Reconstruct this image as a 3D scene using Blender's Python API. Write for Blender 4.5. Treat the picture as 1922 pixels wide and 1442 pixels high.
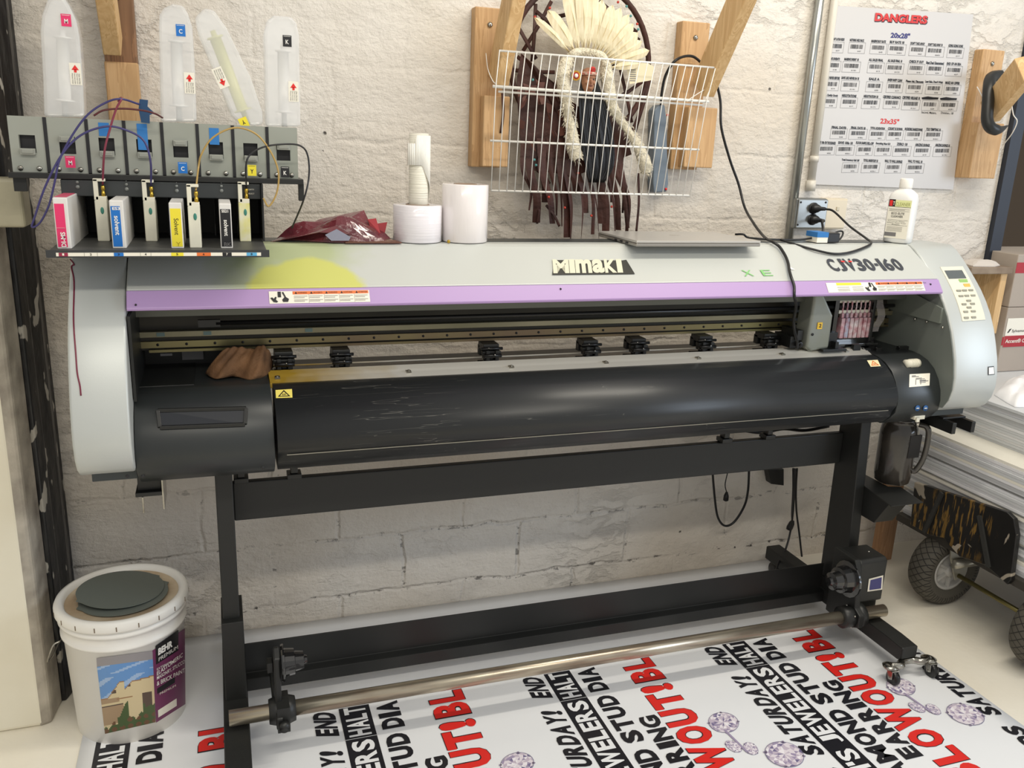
import bpy, bmesh, math, random
from mathutils import Vector, Matrix
random.seed(7)
for o in list(bpy.data.objects): bpy.data.objects.remove(o)
SC = bpy.context.scene
COL = SC.collection
PI = math.pi

# ------------------------------------------------------------------ camera
CAM_POS = Vector((.3049, -2.5145, 1.5038)); FPX = 1606.73
YAW, PITCH, ROLL = [math.radians(a) for a in (19.195, 15.551, 2.299)]
_f = Vector((math.sin(YAW)*math.cos(PITCH), math.cos(YAW)*math.cos(PITCH), -math.sin(PITCH)))
_r = Vector((math.cos(YAW), -math.sin(YAW), 0)); _u = _r.cross(_f)
CR = _r*math.cos(ROLL) + _u*math.sin(ROLL); CU = -_r*math.sin(ROLL) + _u*math.cos(ROLL)
cd = bpy.data.cameras.new('camera'); cam = bpy.data.objects.new('camera', cd); COL.objects.link(cam)
cam.matrix_world = Matrix(((CR.x, CU.x, -_f.x, CAM_POS.x), (CR.y, CU.y, -_f.y, CAM_POS.y), (CR.z, CU.z, -_f.z, CAM_POS.z), (0, 0, 0, 1)))
cd.sensor_width = 36; cd.lens = 36*FPX/1922; cd.clip_start = .05
SC.camera = cam

# ------------------------------------------------------------------ light and exposure
SC.view_settings.view_transform = 'Standard'; SC.view_settings.look = 'None'
SC.view_settings.gamma = 1; SC.view_settings.exposure = 0.0
w = bpy.data.worlds.new('world'); SC.world = w; w.use_nodes = True
bgn = w.node_tree.nodes['Background']; bgn.inputs[0].default_value = (1.0, .975, .93, 1); bgn.inputs[1].default_value = .54
def area(name, loc, target, sx, sy, power, color):
    l = bpy.data.lights.new(name, 'AREA'); l.shape = 'RECTANGLE'; l.size = sx; l.size_y = sy; l.energy = power; l.color = color
    o = bpy.data.objects.new(name, l); COL.objects.link(o); o.location = loc
    o.rotation_euler = (Vector(target)-Vector(loc)).to_track_quat('-Z', 'Y').to_euler(); return o
area('ceiling_strip_light', (2.1, -1.15, 3.1), (2.1, -1.0, 0), 2.0, .12, 36, (1, .93, .80))
area('ceiling_strip_light', (.4, -3.0, 3.1), (.3, -1.6, 0), 2.6, .14, 40, (1, .94, .82))
area('daylight_window', (5.2, -3.2, 1.9), (1.5, -.5, .9), 1.6, 1.5, 56, (.72, .84, 1.0))

# ------------------------------------------------------------------ helpers
def lin(c):
    return tuple((x/255/12.92 if x/255 <= .04045 else ((x/255+.055)/1.055)**2.4) for x in c[:3]) + (1,)
def at(px, py, X=None, Y=None, Z=None):
    """point of the photographed place seen at a photo pixel, on a given real plane"""
    d = _f + CR*((px-961)/FPX) - CU*((py-721)/FPX)
    if X is not None: t = (X-CAM_POS.x)/d.x
    elif Y is not None: t = (Y-CAM_POS.y)/d.y
    else: t = (Z-CAM_POS.z)/d.z
    return CAM_POS + d*t
MATS = {}
def mat(name, col, rough=.5, metal=0., var=None, vscale=8., vstretch=(1,1,1), bump=0., bscale=60., spec=.5, coat=0., trans=0., alpha=1., emit=None, estr=1., detail=4.):
    if name in MATS: return MATS[name]
    m = bpy.data.materials.new(name); m.use_nodes = True; nt = m.node_tree; N = nt.nodes; L = nt.links
    b = N['Principled BSDF']; b.inputs['Roughness'].default_value = rough; b.inputs['Metallic'].default_value = metal
    b.inputs['Base Color'].default_value = lin(col); b.inputs['Specular IOR Level'].default_value = spec
    b.inputs['Coat Weight'].default_value = coat; b.inputs['Transmission Weight'].default_value = trans; b.inputs['Alpha'].default_value = alpha
    if emit: b.inputs['Emission Color'].default_value = lin(emit); b.inputs['Emission Strength'].default_value = estr
    if var or bump:
        tc = N.new('ShaderNodeTexCoord'); mp = N.new('ShaderNodeMapping'); mp.inputs['Scale'].default_value = vstretch
        L.new(tc.outputs['Object'], mp.inputs[0])
    if var:
        n = N.new('ShaderNodeTexNoise'); n.inputs['Scale'].default_value = vscale; n.inputs['Detail'].default_value = detail
        L.new(mp.outputs[0], n.inputs['Vector'])
        cr = N.new('ShaderNodeValToRGB'); cr.color_ramp.elements[0].position = .35; cr.color_ramp.elements[1].position = .68
        cr.color_ramp.elements[0].color = lin(col); cr.color_ramp.elements[1].color = lin(var)
        L.new(n.outputs['Fac'], cr.inputs[0]); L.new(cr.outputs[0], b.inputs['Base Color'])
    if bump:
        n2 = N.new('ShaderNodeTexNoise'); n2.inputs['Scale'].default_value = bscale; n2.inputs['Detail'].default_value = 5
        L.new(mp.outputs[0], n2.inputs['Vector'])
        bp = N.new('ShaderNodeBump'); bp.inputs['Strength'].default_value = bump; bp.inputs['Distance'].default_value = .01
        L.new(n2.outputs['Fac'], bp.inputs['Height']); L.new(bp.outputs[0], b.inputs['Normal'])
    MATS[name] = m; return m

_tcache = {}
def text_mesh(s, bold):
    k = (s, bold)
    if k in _tcache: return _tcache[k]
    c = bpy.data.curves.new('t', 'FONT'); c.body = s; c.size = 1; c.offset = bold; c.resolution_u = 3
    o = bpy.data.objects.new('t', c)
    me = bpy.data.meshes.new_from_object(o)
    vs = [v.co.copy() for v in me.vertices]; fs = [tuple(p.vertices) for p in me.polygons]
    bpy.data.objects.remove(o); bpy.data.meshes.remove(me); bpy.data.curves.remove(c)
    if vs:
        x0 = min(v.x for v in vs); x1 = max(v.x for v in vs)
        # cap height of the built-in font is about .73
        y0 = min(v.y for v in vs); y1 = max(v.y for v in vs)
    else: x0 = x1 = y0 = y1 = 0
    _tcache[k] = (vs, fs, x0, x1, y0, y1); return _tcache[k]

class MB:
    def __init__(s): s.v = []; s.f = []; s.mi = []; s.m = 0; s.sm = []; s.smooth = False
    def add(s, vs, fs):
        b = len(s.v); s.v += [Vector(v) for v in vs]
        for f in fs: s.f.append([b+i for i in f]); s.mi.append(s.m); s.sm.append(s.smooth)
        return s
    def box(s, x0, x1, y0, y1, z0, z1):
        return s.add([(x0,y0,z0),(x1,y0,z0),(x1,y1,z0),(x0,y1,z0),(x0,y0,z1),(x1,y0,z1),(x1,y1,z1),(x0,y1,z1)],
                     [(0,3,2,1),(4,5,6,7),(0,1,5,4),(1,2,6,5),(2,3,7,6),(3,0,4,7)])
    def obox(s, c, ax, ay, az):   # oriented box: centre and three half-axis vectors
        c, ax, ay, az = map(Vector, (c, ax, ay, az))
        vs = [c+ax*i+ay*j+az*k for k in (-1,1) for i, j in ((-1,-1),(1,-1),(1,1),(-1,1))]
        return s.add(vs, [(0,3,2,1),(4,5,6,7),(0,1,5,4),(1,2,6,5),(2,3,7,6),(3,0,4,7)])
    def bar(s, p, q, wdt, hgt, up=(0,0,1)):
        p, q = Vector(p), Vector(q); d = (q-p); l = d.length; d.normalize(); up = Vector(up)
        sx = d.cross(up)
        if sx.length < 1e-4: sx = d.cross(Vector((1,0,0)))
        sx.normalize(); u2 = sx.cross(d)
        return s.obox((p+q)/2, d*(l/2), sx*(wdt/2), u2*(hgt/2))
    def prism(s, prof, a0, a1, axis='X'):  # prof: list of 2D points
        n = len(prof)
        def P(p, a):
            if axis == 'X': return (a, p[0], p[1])
            if axis == 'Y': return (p[0], a, p[1])
            return (p[0], p[1], a)
        vs = [P(p, a0) for p in prof] + [P(p, a1) for p in prof]
        fs = [[i, (i+1) % n, n+(i+1) % n, n+i] for i in range(n)]
        return s.add(vs, fs+[list(range(n))[::-1], [n+i for i in range(n)]])
    def strip(s, prof, a0, a1, seg=1):   # open YZ profile swept along X
        n = len(prof); vs = []
        for k in range(seg+1):
            a = a0+(a1-a0)*k/seg; vs += [(a, p[0], p[1]) for p in prof]
        fs = [[k*n+i, k*n+i+1, (k+1)*n+i+1, (k+1)*n+i] for k in range(seg) for i in range(n-1)]
        return s.add(vs, fs)
    def rings(s, rings, cap=True, closed=False):
        n = len(rings[0]); vs = [p for r in rings for p in r]; fs = []
        R = len(rings)
        for k in range(R if closed else R-1):
            k2 = (k+1) % R
            for i in range(n): fs.append([k*n+i, k*n+(i+1) % n, k2*n+(i+1) % n, k2*n+i])
        if cap and not closed: fs += [list(range(n))[::-1], [(R-1)*n+i for i in range(n)]]
        return s.add(vs, fs)
    def lathe(s, prof, o=(0,0,0), axis=(0,0,1), seg=24, cap=True):   # prof: (radius, height)
        o = Vector(o); a = Vector(axis).normalized(); e = a.orthogonal().normalized(); g = a.cross(e)
        R = [[o+a*h+e*(max(r, 1e-5)*math.cos(2*PI*i/seg))+g*(max(r, 1e-5)*math.sin(2*PI*i/seg)) for i in range(seg)] for r, h in prof]
        return s.rings(R, cap)
    def cyl(s, p, q, r, r2=None, seg=16):
        p, q = Vector(p), Vector(q); return s.lathe([(r, 0), (r if r2 is None else r2, (q-p).length)], p, q-p, seg)
    def tube(s, pts, r, seg=8, closed=False, flat=None):
        pts = [Vector(p) for p in pts]; n = len(pts); R = []; up = None
        for i, p in enumerate(pts):
            if closed: d = pts[(i+1) % n]-pts[i-1]
            else: d = pts[min(i+1, n-1)]-pts[max(i-1, 0)]
            if d.length < 1e-7: d = Vector((0,0,1))
            d.normalize()
            if up is None: up = d.orthogonal().normalized()
            e = up-d*up.dot(d); e = e.normalized() if e.length > 1e-5 else d.orthogonal().normalized(); up = e; g = d.cross(e)
            rr = r(i/(n-1)) if callable(r) else r
            if flat: e2 = Vector(flat); e2 = (e2-d*e2.dot(d)).normalized(); g2 = d.cross(e2); R.append([p+g2*rr*math.cos(2*PI*k/seg)+e2*rr*.15*math.sin(2*PI*k/seg) for k in range(seg)])
            else: R.append([p+e*rr*math.cos(2*PI*k/seg)+g*rr*math.sin(2*PI*k/seg) for k in range(seg)])
        return s.rings(R, True, closed)
    def ball(s, c, r, sc=(1,1,1), seg=12, rg=8):
        c = Vector(c)
        R = [[c+Vector((math.sin(a)*math.cos(b)*r*sc[0], math.sin(a)*math.sin(b)*r*sc[1], math.cos(a)*r*sc[2])) for b in [2*PI*i/seg for i in range(seg)]] for a in [max(.02, min(PI-.02, PI*k/rg)) for k in range(rg+1)]]
        return s.rings(R)
    def quad(s, a, b, c, d): return s.add([a, b, c, d], [(0,1,2,3)])
    def text(s, string, O, U, V, wd, ht, bold=.02, ital=0., fn=None):
        """lettering whose box starts at O, runs wd along U and stands ht along V"""
        vs, fs, x0, x1, y0, y1 = text_mesh(string, bold)
        if not vs: return s
        O, U, V = Vector(O), Vector(U).normalized(), Vector(V).normalized(); out = []
        for v in vs:
            a = (v.x-x0)/(x1-x0)*wd; b = (v.y-y0)/(y1-y0)*ht
            a += ital*b
            out.append(fn(a, b) if fn else O+U*a+V*b)
        return s.add(out, fs)
CW = {'W':1.45,'M':1.3,'I':.46,'!':.46,' ':.42,"'":.3,'i':.46,'m':1.35,'-':.42,'1':.42,'L':.85,'E':.86,'J':.8}
def block(mb, s, O, U, V, wd, ht, bold=.05, ital=0., gap=.10, prop=None):
    # every capital fills the same height, like condensed poster type
    O, U, V = Vector(O), Vector(U).normalized(), Vector(V).normalized()
    ws = [CW.get(c, 1.) for c in s]; tot = sum(ws)+gap*(len(s)-1); k = wd/tot; x = 0
    for c, w_ in zip(s, ws):
        if c == "'": mb.quad(O+U*x*k+V*ht*.62, O+U*(x+w_)*k+V*ht*.62, O+U*(x+w_)*k+V*ht, O+U*x*k+V*ht)
        elif c == '-': mb.text(c, O+U*x*k+V*ht*.40, U, V, w_*k, ht*.2, bold, ital)
        elif c != ' ': mb.text(c, O+U*x*k, U, V, w_*k, ht, bold*(1 if c not in 'B8' else .8), ital)
        x += w_+gap
ORG = {}
def org(o): return ORG.get(o.name, Vector((0,0,0)))
def build(name, mb, mats, parent=None, bevel=0., sub=0, solid=0., autosm=True, bseg=2):
    me = bpy.data.meshes.new(name); off = org(parent) if parent else Vector((0,0,0))
    me.from_pydata([tuple(v-off) for v in mb.v], [], mb.f)
    if not isinstance(mats, (list, tuple)): mats = [mats]
    for m in mats: me.materials.append(m)
    for p, mi, sm in zip(me.polygons, mb.mi, mb.sm): p.material_index = min(mi, len(mats)-1); p.use_smooth = sm
    bm = bmesh.new(); bm.from_mesh(me); bmesh.ops.recalc_face_normals(bm, faces=bm.faces) if not getattr(mb, 'keep', 0) else None; bm.to_mesh(me); bm.free()
    o = bpy.data.objects.new(name, me); COL.objects.link(o)
    if parent: o.parent = parent; ORG[o.name] = off
    if solid: m = o.modifiers.new('s', 'SOLIDIFY'); m.thickness = solid; m.offset = 0
    if bevel: m = o.modifiers.new('b', 'BEVEL'); m.width = bevel; m.segments = bseg; m.limit_method = 'ANGLE'; m.angle_limit = math.radians(40)
    if sub: m = o.modifiers.new('u', 'SUBSURF'); m.levels = sub; m.render_levels = sub
    return o
def tag(o, label, cat, group=None, kind=None):
    if label: o['label'] = label
    if cat: o['category'] = cat
    if group: o['group'] = group
    if kind: o['kind'] = kind
    return o
def thing(name, label, cat, loc, group=None):
    o = bpy.data.objects.new(name, None); COL.objects.link(o); o.location = loc; o.empty_display_size = .05
    ORG[o.name] = Vector(loc); return tag(o, label, cat, group)
def struct(name, mb, m, **k):
    o = build(name, mb, m, **k); o['kind'] = 'structure'; return o
def smooth(mb): mb.smooth = True; return mb
def S(): m = MB(); m.smooth = True; return m
def spl(pts, n=8):    # Catmull-Rom
    P = [Vector(p) for p in pts]; P = [P[0]*2-P[1]]+P+[P[-1]*2-P[-2]]; out = []
    for i in range(1, len(P)-2):
        a, b, c, d = P[i-1:i+3]
        for k in range(n):
            t = k/n; out.append(.5*((2*b)+(c-a)*t+(2*a-5*b+4*c-d)*t*t+(3*b-a-3*c+d)*t**3))
    out.append(P[-2]); return out
def copy_tree(o, delta=None, parent=None):
    c = o.copy(); COL.objects.link(c)
    if parent: c.parent = parent
    if delta is not None: c.location = c.location+Vector(delta)
    ORG[c.name] = org(o) + (Vector(delta) if delta is not None else Vector())
    for ch in list(o.children): copy_tree(ch, None, c)
    return c

# ------------------------------------------------------------------ materials
def wall_material():
    m = bpy.data.materials.new('painted_block'); m.use_nodes = True; nt = m.node_tree; N = nt.nodes; L = nt.links
    b = N['Principled BSDF']; b.inputs['Roughness'].default_value = .42; b.inputs['Specular IOR Level'].default_value = .45
    tc = N.new('ShaderNodeTexCoord')
    def noise(sc, det=4, off=(0,0,0), stretch=(1,1,1), rough=.5):
        mp = N.new('ShaderNodeMapping'); mp.inputs['Location'].default_value = off; mp.inputs['Scale'].default_value = stretch
        L.new(tc.outputs['Object'], mp.inputs[0]); n = N.new('ShaderNodeTexNoise'); n.inputs['Scale'].default_value = sc
        n.inputs['Detail'].default_value = det; n.inputs['Roughness'].default_value = rough; L.new(mp.outputs[0], n.inputs['Vector']); return n
    def math_(op, a, bb, clamp=False):
        n = N.new('ShaderNodeMath'); n.operation = op; n.use_clamp = clamp
        for i, x in enumerate((a, bb)):
            if isinstance(x, (int, float)): n.inputs[i].default_value = x
            elif x is not None: L.new(x, n.inputs[i])
        return n.outputs[0]
    def ramp(x, p0, p1, c0=0., c1=1.):
        n = N.new('ShaderNodeMapRange'); n.inputs[1].default_value = p0; n.inputs[2].default_value = p1
        n.inputs[3].default_value = c0; n.inputs[4].default_value = c1; L.new(x, n.inputs[0]); return n.outputs[0]
    sep = N.new('ShaderNodeSeparateXYZ'); L.new(tc.outputs['Object'], sep.inputs[0])
    wob = noise(7, 4); wob2 = noise(30, 3, (3,1,2))
    wx = math_('ADD', sep.outputs['X'], math_('MULTIPLY', math_('SUBTRACT', wob.outputs['Fac'], .5), .05))
    wz = math_('ADD', sep.outputs['Z'], math_('ADD', math_('MULTIPLY', math_('SUBTRACT', wob.outputs['Fac'], .5), .045), math_('MULTIPLY', math_('SUBTRACT', wob2.outputs['Fac'], .5), .012)))
    cmb = N.new('ShaderNodeCombineXYZ')
    L.new(math_('SUBTRACT', wx, .418), cmb.inputs[0]); L.new(math_('SUBTRACT', wz, .0765-.2032), cmb.inputs[1])
    br = N.new('ShaderNodeTexBrick'); br.inputs['Scale'].default_value = 1; br.inputs['Brick Width'].default_value = .4064; br.inputs['Row Height'].default_value = .2032
    br.inputs['Mortar Size'].default_value = .010; br.inputs['Mortar Smooth'].default_value = 1.; br.offset = .5; br.offset_frequency = 2
    L.new(cmb.outputs[0], br.inputs['Vector'])
    patch = ramp(noise(2.2, 3, (5, 0, 1)).outputs['Fac'], .35, .6)
    mort = math_('MULTIPLY', br.outputs['Fac'], patch)
    # height: hollow joints, trowelled ridges, pitted paint
    ridge_n = noise(5.5, 8, (1, 2, 9), (1, 1, 1.9), .62)
    ridge = math_('ABSOLUTE', math_('SUBTRACT', ridge_n.outputs['Fac'], .5), None)
    ridge = ramp(ridge, 0., .035, 0., 1.)
    ridgemask = ramp(noise(1.9, 2, (8, 3, 4)).outputs['Fac'], .47, .6)
    ridge = math_('ADD', math_('MULTIPLY', ridge, ridgemask), math_('SUBTRACT', 1., ridgemask))
    vor = N.new('ShaderNodeTexVoronoi'); vor.inputs['Scale'].default_value = 5.5; L.new(tc.outputs['Object'], vor.inputs['Vector'])
    hole = ramp(vor.outputs['Distance'], .028, .04)
    h = math_('ADD', math_('MULTIPLY', noise(55, 6, (0,0,0), (1,1,1), .65).outputs['Fac'], .35), math_('MULTIPLY', noise(13, 6, (2,0,0), (1,1,1.6), .6).outputs['Fac'], .9))
    h = math_('SUBTRACT', h, math_('MULTIPLY', mort, ramp(sep.outputs['Z'], .5, 1.0, .5, .18)))
    h = math_('ADD', h, math_('MULTIPLY', ridge, .22))
    h = math_('ADD', h, math_('MULTIPLY', hole, .5))
    bp = N.new('ShaderNodeBump'); bp.inputs['Strength'].default_value = .95; bp.inputs['Distance'].default_value = .012
    L.new(h, bp.inputs['Height']); L.new(bp.outputs[0], b.inputs['Normal'])
    # colour: warm off-white paint, dirt in joints and towards the floor
    mixc = N.new('ShaderNodeMix'); mixc.data_type = 'RGBA'; mixc.inputs[6].default_value = lin((216, 206, 192)); mixc.inputs[7].default_value = lin((228, 222, 213))
    L.new(ramp(noise(1.3, 2).outputs['Fac'], .4, .6), mixc.inputs[0])
    low = ramp(sep.outputs['Z'], .75, .0)
    dn = noise(34, 7, (4, 4, 0), (1, 1, 1), .75)
    spk = ramp(dn.outputs['Fac'], .575, .62)
    near = math_('ADD', math_('MULTIPLY', br.outputs['Fac'], 1.2), .10)
    spk2 = math_('MULTIPLY', ramp(noise(15, 5, (1, 6, 3), (1, 1, 1.8), .7).outputs['Fac'], .56, .60), ramp(br.outputs['Fac'], .05, .5))
    dirt = math_('MULTIPLY', math_('ADD', math_('MULTIPLY', spk, near), math_('MULTIPLY', spk2, .8), True), ramp(low, 0., 1., .06, 1.), True)
    blot = math_('MULTIPLY', ramp(noise(3.5, 5, (9, 9, 9), (1, 1, 2)).outputs['Fac'], .55, .75), ramp(low, 0, 1, .1, .45), True)
    mix1 = N.new('ShaderNodeMix'); mix1.data_type = 'RGBA'; L.new(math_('MULTIPLY', blot, .5), mix1.inputs[0]); L.new(mixc.outputs[2], mix1.inputs[6]); mix1.inputs[7].default_value = lin((120, 108, 98))
    mix2 = N.new('ShaderNodeMix'); mix2.data_type = 'RGBA'; L.new(dirt, mix2.inputs[0]); L.new(mix1.outputs[2], mix2.inputs[6]); mix2.inputs[7].default_value = lin((40, 34, 30))
    hm = math_('SUBTRACT', 1., hole)
    mix3 = N.new('ShaderNodeMix'); mix3.data_type = 'RGBA'; L.new(math_('MULTIPLY', hm, .85), mix3.inputs[0]); L.new(mix2.outputs[2], mix3.inputs[6]); mix3.inputs[7].default_value = lin((30, 26, 24))
    L.new(mix3.outputs[2], b.inputs['Base Color']); return m
M_wall = wall_material()
M_floor = mat('floor_paint', (240, 235, 222), .42, var=(232, 225, 208), vscale=2.5, bump=.08, bscale=40)
M_paper = mat('vinyl_sheet', (234, 236, 239), .28, bump=.03, bscale=3, vstretch=(3, .6, 1))
M_leftwall = mat('left_plaster', (236, 231, 214), .6, var=(226, 219, 198), vscale=3, bump=.15, bscale=14)
M_dirty = mat('dirty_plaster', (190, 182, 168), .6, var=(120, 112, 102), vscale=9, bump=.5, bscale=20)
def flake_material():
    m = mat('peeling_black', (22, 22, 23), .35); nt = m.node_tree; N = nt.nodes; L = nt.links; b = N['Principled BSDF']
    tc = N.new('ShaderNodeTexCoord'); mp = N.new('ShaderNodeMapping'); mp.inputs['Scale'].default_value = (1.6, 1.6, .7); L.new(tc.outputs['Object'], mp.inputs[0])
    n = N.new('ShaderNodeTexNoise'); n.inputs['Scale'].default_value = 16; n.inputs['Detail'].default_value = 3; n.inputs['Roughness'].default_value = .4; L.new(mp.outputs[0], n.inputs['Vector'])
    cr = N.new('ShaderNodeValToRGB'); cr.color_ramp.elements[0].position = .625; cr.color_ramp.elements[1].position = .64
    cr.color_ramp.elements[0].color = lin((22, 22, 24)); cr.color_ramp.elements[1].color = lin((165, 160, 150)); L.new(n.outputs['Fac'], cr.inputs[0]); L.new(cr.outputs[0], b.inputs['Base Color'])
    bp = N.new('ShaderNodeBump'); bp.inputs['Distance'].default_value = .006; L.new(n.outputs['Fac'], bp.inputs['Height']); L.new(bp.outputs[0], b.inputs['Normal']); return m
M_flake = flake_material()
HOOD_ORG = Vector((1.25, -.4, 0))
def hood_material():
    m = mat('hood_silver', (200, 203, 199), .38, metal=.15, spec=.5); nt = m.node_tree; N = nt.nodes; L = nt.links; b = N['Principled BSDF']
    tc = N.new('ShaderNodeTexCoord'); sep = N.new('ShaderNodeSeparateXYZ'); L.new(tc.outputs['Object'], sep.inputs[0])
    n = N.new('ShaderNodeTexNoise'); n.inputs['Scale'].default_value = 9; n.inputs['Detail'].default_value = 6; L.new(tc.outputs['Object'], n.inputs['Vector'])
    def blob(cx, cz, rx, rz, p0, p1, amp):
        def mth(op, a, v):
            q = N.new('ShaderNodeMath'); q.operation = op
            L.new(a, q.inputs[0]); (L.new(v, q.inputs[1]) if not isinstance(v, (int, float)) else setattr(q.inputs[1], 'default_value', v)); return q.outputs[0]
        a = mth('MULTIPLY', mth('SUBTRACT', sep.outputs['X'], cx), 1/rx); c = mth('MULTIPLY', mth('SUBTRACT', sep.outputs['Z'], cz), 1/rz)
        d = mth('ADD', mth('MULTIPLY', a, a), mth('MULTIPLY', c, c))
        d = mth('ADD', d, mth('MULTIPLY', mth('SUBTRACT', n.outputs['Fac'], .5), amp))
        r = N.new('ShaderNodeMapRange'); r.inputs[1].default_value = p0; r.inputs[2].default_value = p1; r.inputs[3].default_value = 1; r.inputs[4].default_value = 0; r.clamp = True
        L.new(d, r.inputs[0]); return r.outputs[0]
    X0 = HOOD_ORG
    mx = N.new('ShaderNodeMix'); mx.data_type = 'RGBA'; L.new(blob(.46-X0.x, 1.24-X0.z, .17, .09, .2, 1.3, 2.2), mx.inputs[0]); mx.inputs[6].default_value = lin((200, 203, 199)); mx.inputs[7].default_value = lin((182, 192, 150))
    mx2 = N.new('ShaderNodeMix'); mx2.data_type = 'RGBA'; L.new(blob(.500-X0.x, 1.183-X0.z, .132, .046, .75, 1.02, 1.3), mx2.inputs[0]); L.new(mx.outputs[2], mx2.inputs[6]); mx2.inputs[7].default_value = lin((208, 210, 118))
    L.new(mx2.outputs[2], b.inputs['Base Color']); return m
HOOD_ORG = Vector((1.25, -.4, 0))
M_silver = mat('cover_silver', (192, 196, 194), .40, metal=.2, bump=.02, bscale=400)
M_greyface = mat('cover_side', (116, 122, 116), .5, metal=.1)
M_purple = mat('lilac_band', (176, 146, 196), .4)
M_black = mat('black_paint', (24, 25, 25), .42, var=(33, 34, 33), vscale=5)
M_blk_matte = mat('black_steel', (29, 30, 29), .5, bump=.04, bscale=300)
M_blk_gloss = mat('gloss_black', (24, 24, 25), .16, coat=1)
M_rubber = mat('rubber', (46, 45, 42), .7, bump=.1, bscale=80)
M_chrome = mat('chrome', (190, 188, 180), .22, metal=1, var=(140, 136, 128), vscale=30)
M_pipe = mat('worn_pipe', (206, 198, 178), .30, metal=.85, var=(156, 138, 122), vscale=7, vstretch=(.8, 6, 6), detail=8)
M_alu = mat('aluminium', (176, 172, 160), .28, metal=.9, var=(140, 134, 120), vscale=4, vstretch=(.6, 30, 30))
M_tan = mat('rail_tan', (146, 140, 116), .42, metal=.5, var=(120, 116, 92), vscale=4)
M_cream = mat('cream_plastic', (226, 222, 204), .45)
M_white = mat('white_plastic', (240, 238, 232), .35)
M_label = mat('label_paper', (238, 234, 220), .5)
M_ink = mat('print_black', (28, 28, 32), .45)
M_red = mat('print_red', (226, 44, 42), .4)
M_orange = mat('print_orange', (228, 116, 54), .4)
M_yellow = mat('print_yellow', (238, 222, 60), .4)
M_blue = mat('print_blue', (24, 112, 196), .4)
M_pink = mat('print_pink', (226, 52, 108), .4)
M_greyp = mat('print_grey', (120, 118, 118), .5)
M_tape = mat('painters_tape', (44, 120, 190), .6)
def wood(name, a, b_):
    m = mat(name, a, .6); nt = m.node_tree; N = nt.nodes; L = nt.links; b = N['Principled BSDF']
    tc = N.new('ShaderNodeTexCoord'); mp = N.new('ShaderNodeMapping'); mp.inputs['Scale'].default_value = (14, 14, 1.1); L.new(tc.outputs['Object'], mp.inputs[0])
    wv = N.new('ShaderNodeTexNoise'); wv.inputs['Scale'].default_value = 2.2; wv.inputs['Detail'].default_value = 5; wv.inputs['Distortion'].default_value = 1.2; L.new(mp.outputs[0], wv.inputs['Vector'])
    w2 = N.new('ShaderNodeMath'); w2.operation = 'MULTIPLY'; w2.inputs[1].default_value = 5; L.new(wv.outputs['Fac'], w2.inputs[0]); w3 = N.new('ShaderNodeMath'); w3.operation = 'FRACT'; L.new(w2.outputs[0], w3.inputs[0])
    cr = N.new('ShaderNodeValToRGB'); cr.color_ramp.elements[0].color = lin(a); cr.color_ramp.elements[1].color = lin(b_); L.new(w3.outputs[0], cr.inputs[0]); L.new(cr.outputs[0], b.inputs['Base Color']); return m
M_pine = wood('pine', (208, 170, 124), (188, 148, 102))
M_pine2 = wood('pine_pale', (222, 188, 138), (200, 160, 108))
M_pine3 = wood('old_wood', (150, 112, 80), (120, 88, 62))
M_leather = mat('leather', (74, 38, 28), .6, var=(52, 26, 20), vscale=14, bump=.2, bscale=90)
M_fur = mat('fur', (236, 228, 206), .9, bump=1., bscale=120)
M_feather = mat('feather', (236, 226, 196), .7, var=(222, 208, 172), vscale=20, vstretch=(8, 8, 1))

# ------------------------------------------------------------------ setting
mb = MB(); mb.box(-4, 6, -6, 2.2, -.1, 0); struct('floor', mb, M_floor)
mb = MB(); mb.box(-.5, 3.055, 0, .2, 0, 3.2); struct('wall_back', mb, M_wall)
mb = MB(); mb.box(-1.8, -.185, -.335, .2, 0, 3.2); struct('wall_left', mb, M_leftwall, bevel=.012, bseg=3)
# dirty return and peeling black steel jamb between the left wall and the block wall
mb = MB(); mb.prism([(-.20, -.337), (-.170, -.325), (-.163, -.26), (-.158, -.235), (-.20, -.235)], 0, 3.1, 'Z'); struct('trim_1', mb, M_dirty, bevel=.008)
mb = MB(); mb.prism([(-.20, -.235), (-.150, -.235), (-.138, -.20), (-.150, -.17), (-.130, -.12), (-.128, -.10), (-.140, -.07), (-.150, -.05), (-.138, -.001), (-.20, -.001)], 0, 3.1, 'Z'); struct('trim_2', mb, M_flake, bevel=.004)
mb = MB(); mb.prism([(3.056, -.02), (3.11, -.02), (3.11, .24), (3.056, .24)], 0, 3.2, 'Z'); struct('trim_3', mb, mat('navy_jamb', (34, 40, 52), .5))
mb = MB(); mb.box(3.11, 5.5, 1.4, 1.6, 0, 3.2); struct('wall_right', mb, mat('dark_brown_board', (72, 58, 42), .7))

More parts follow.
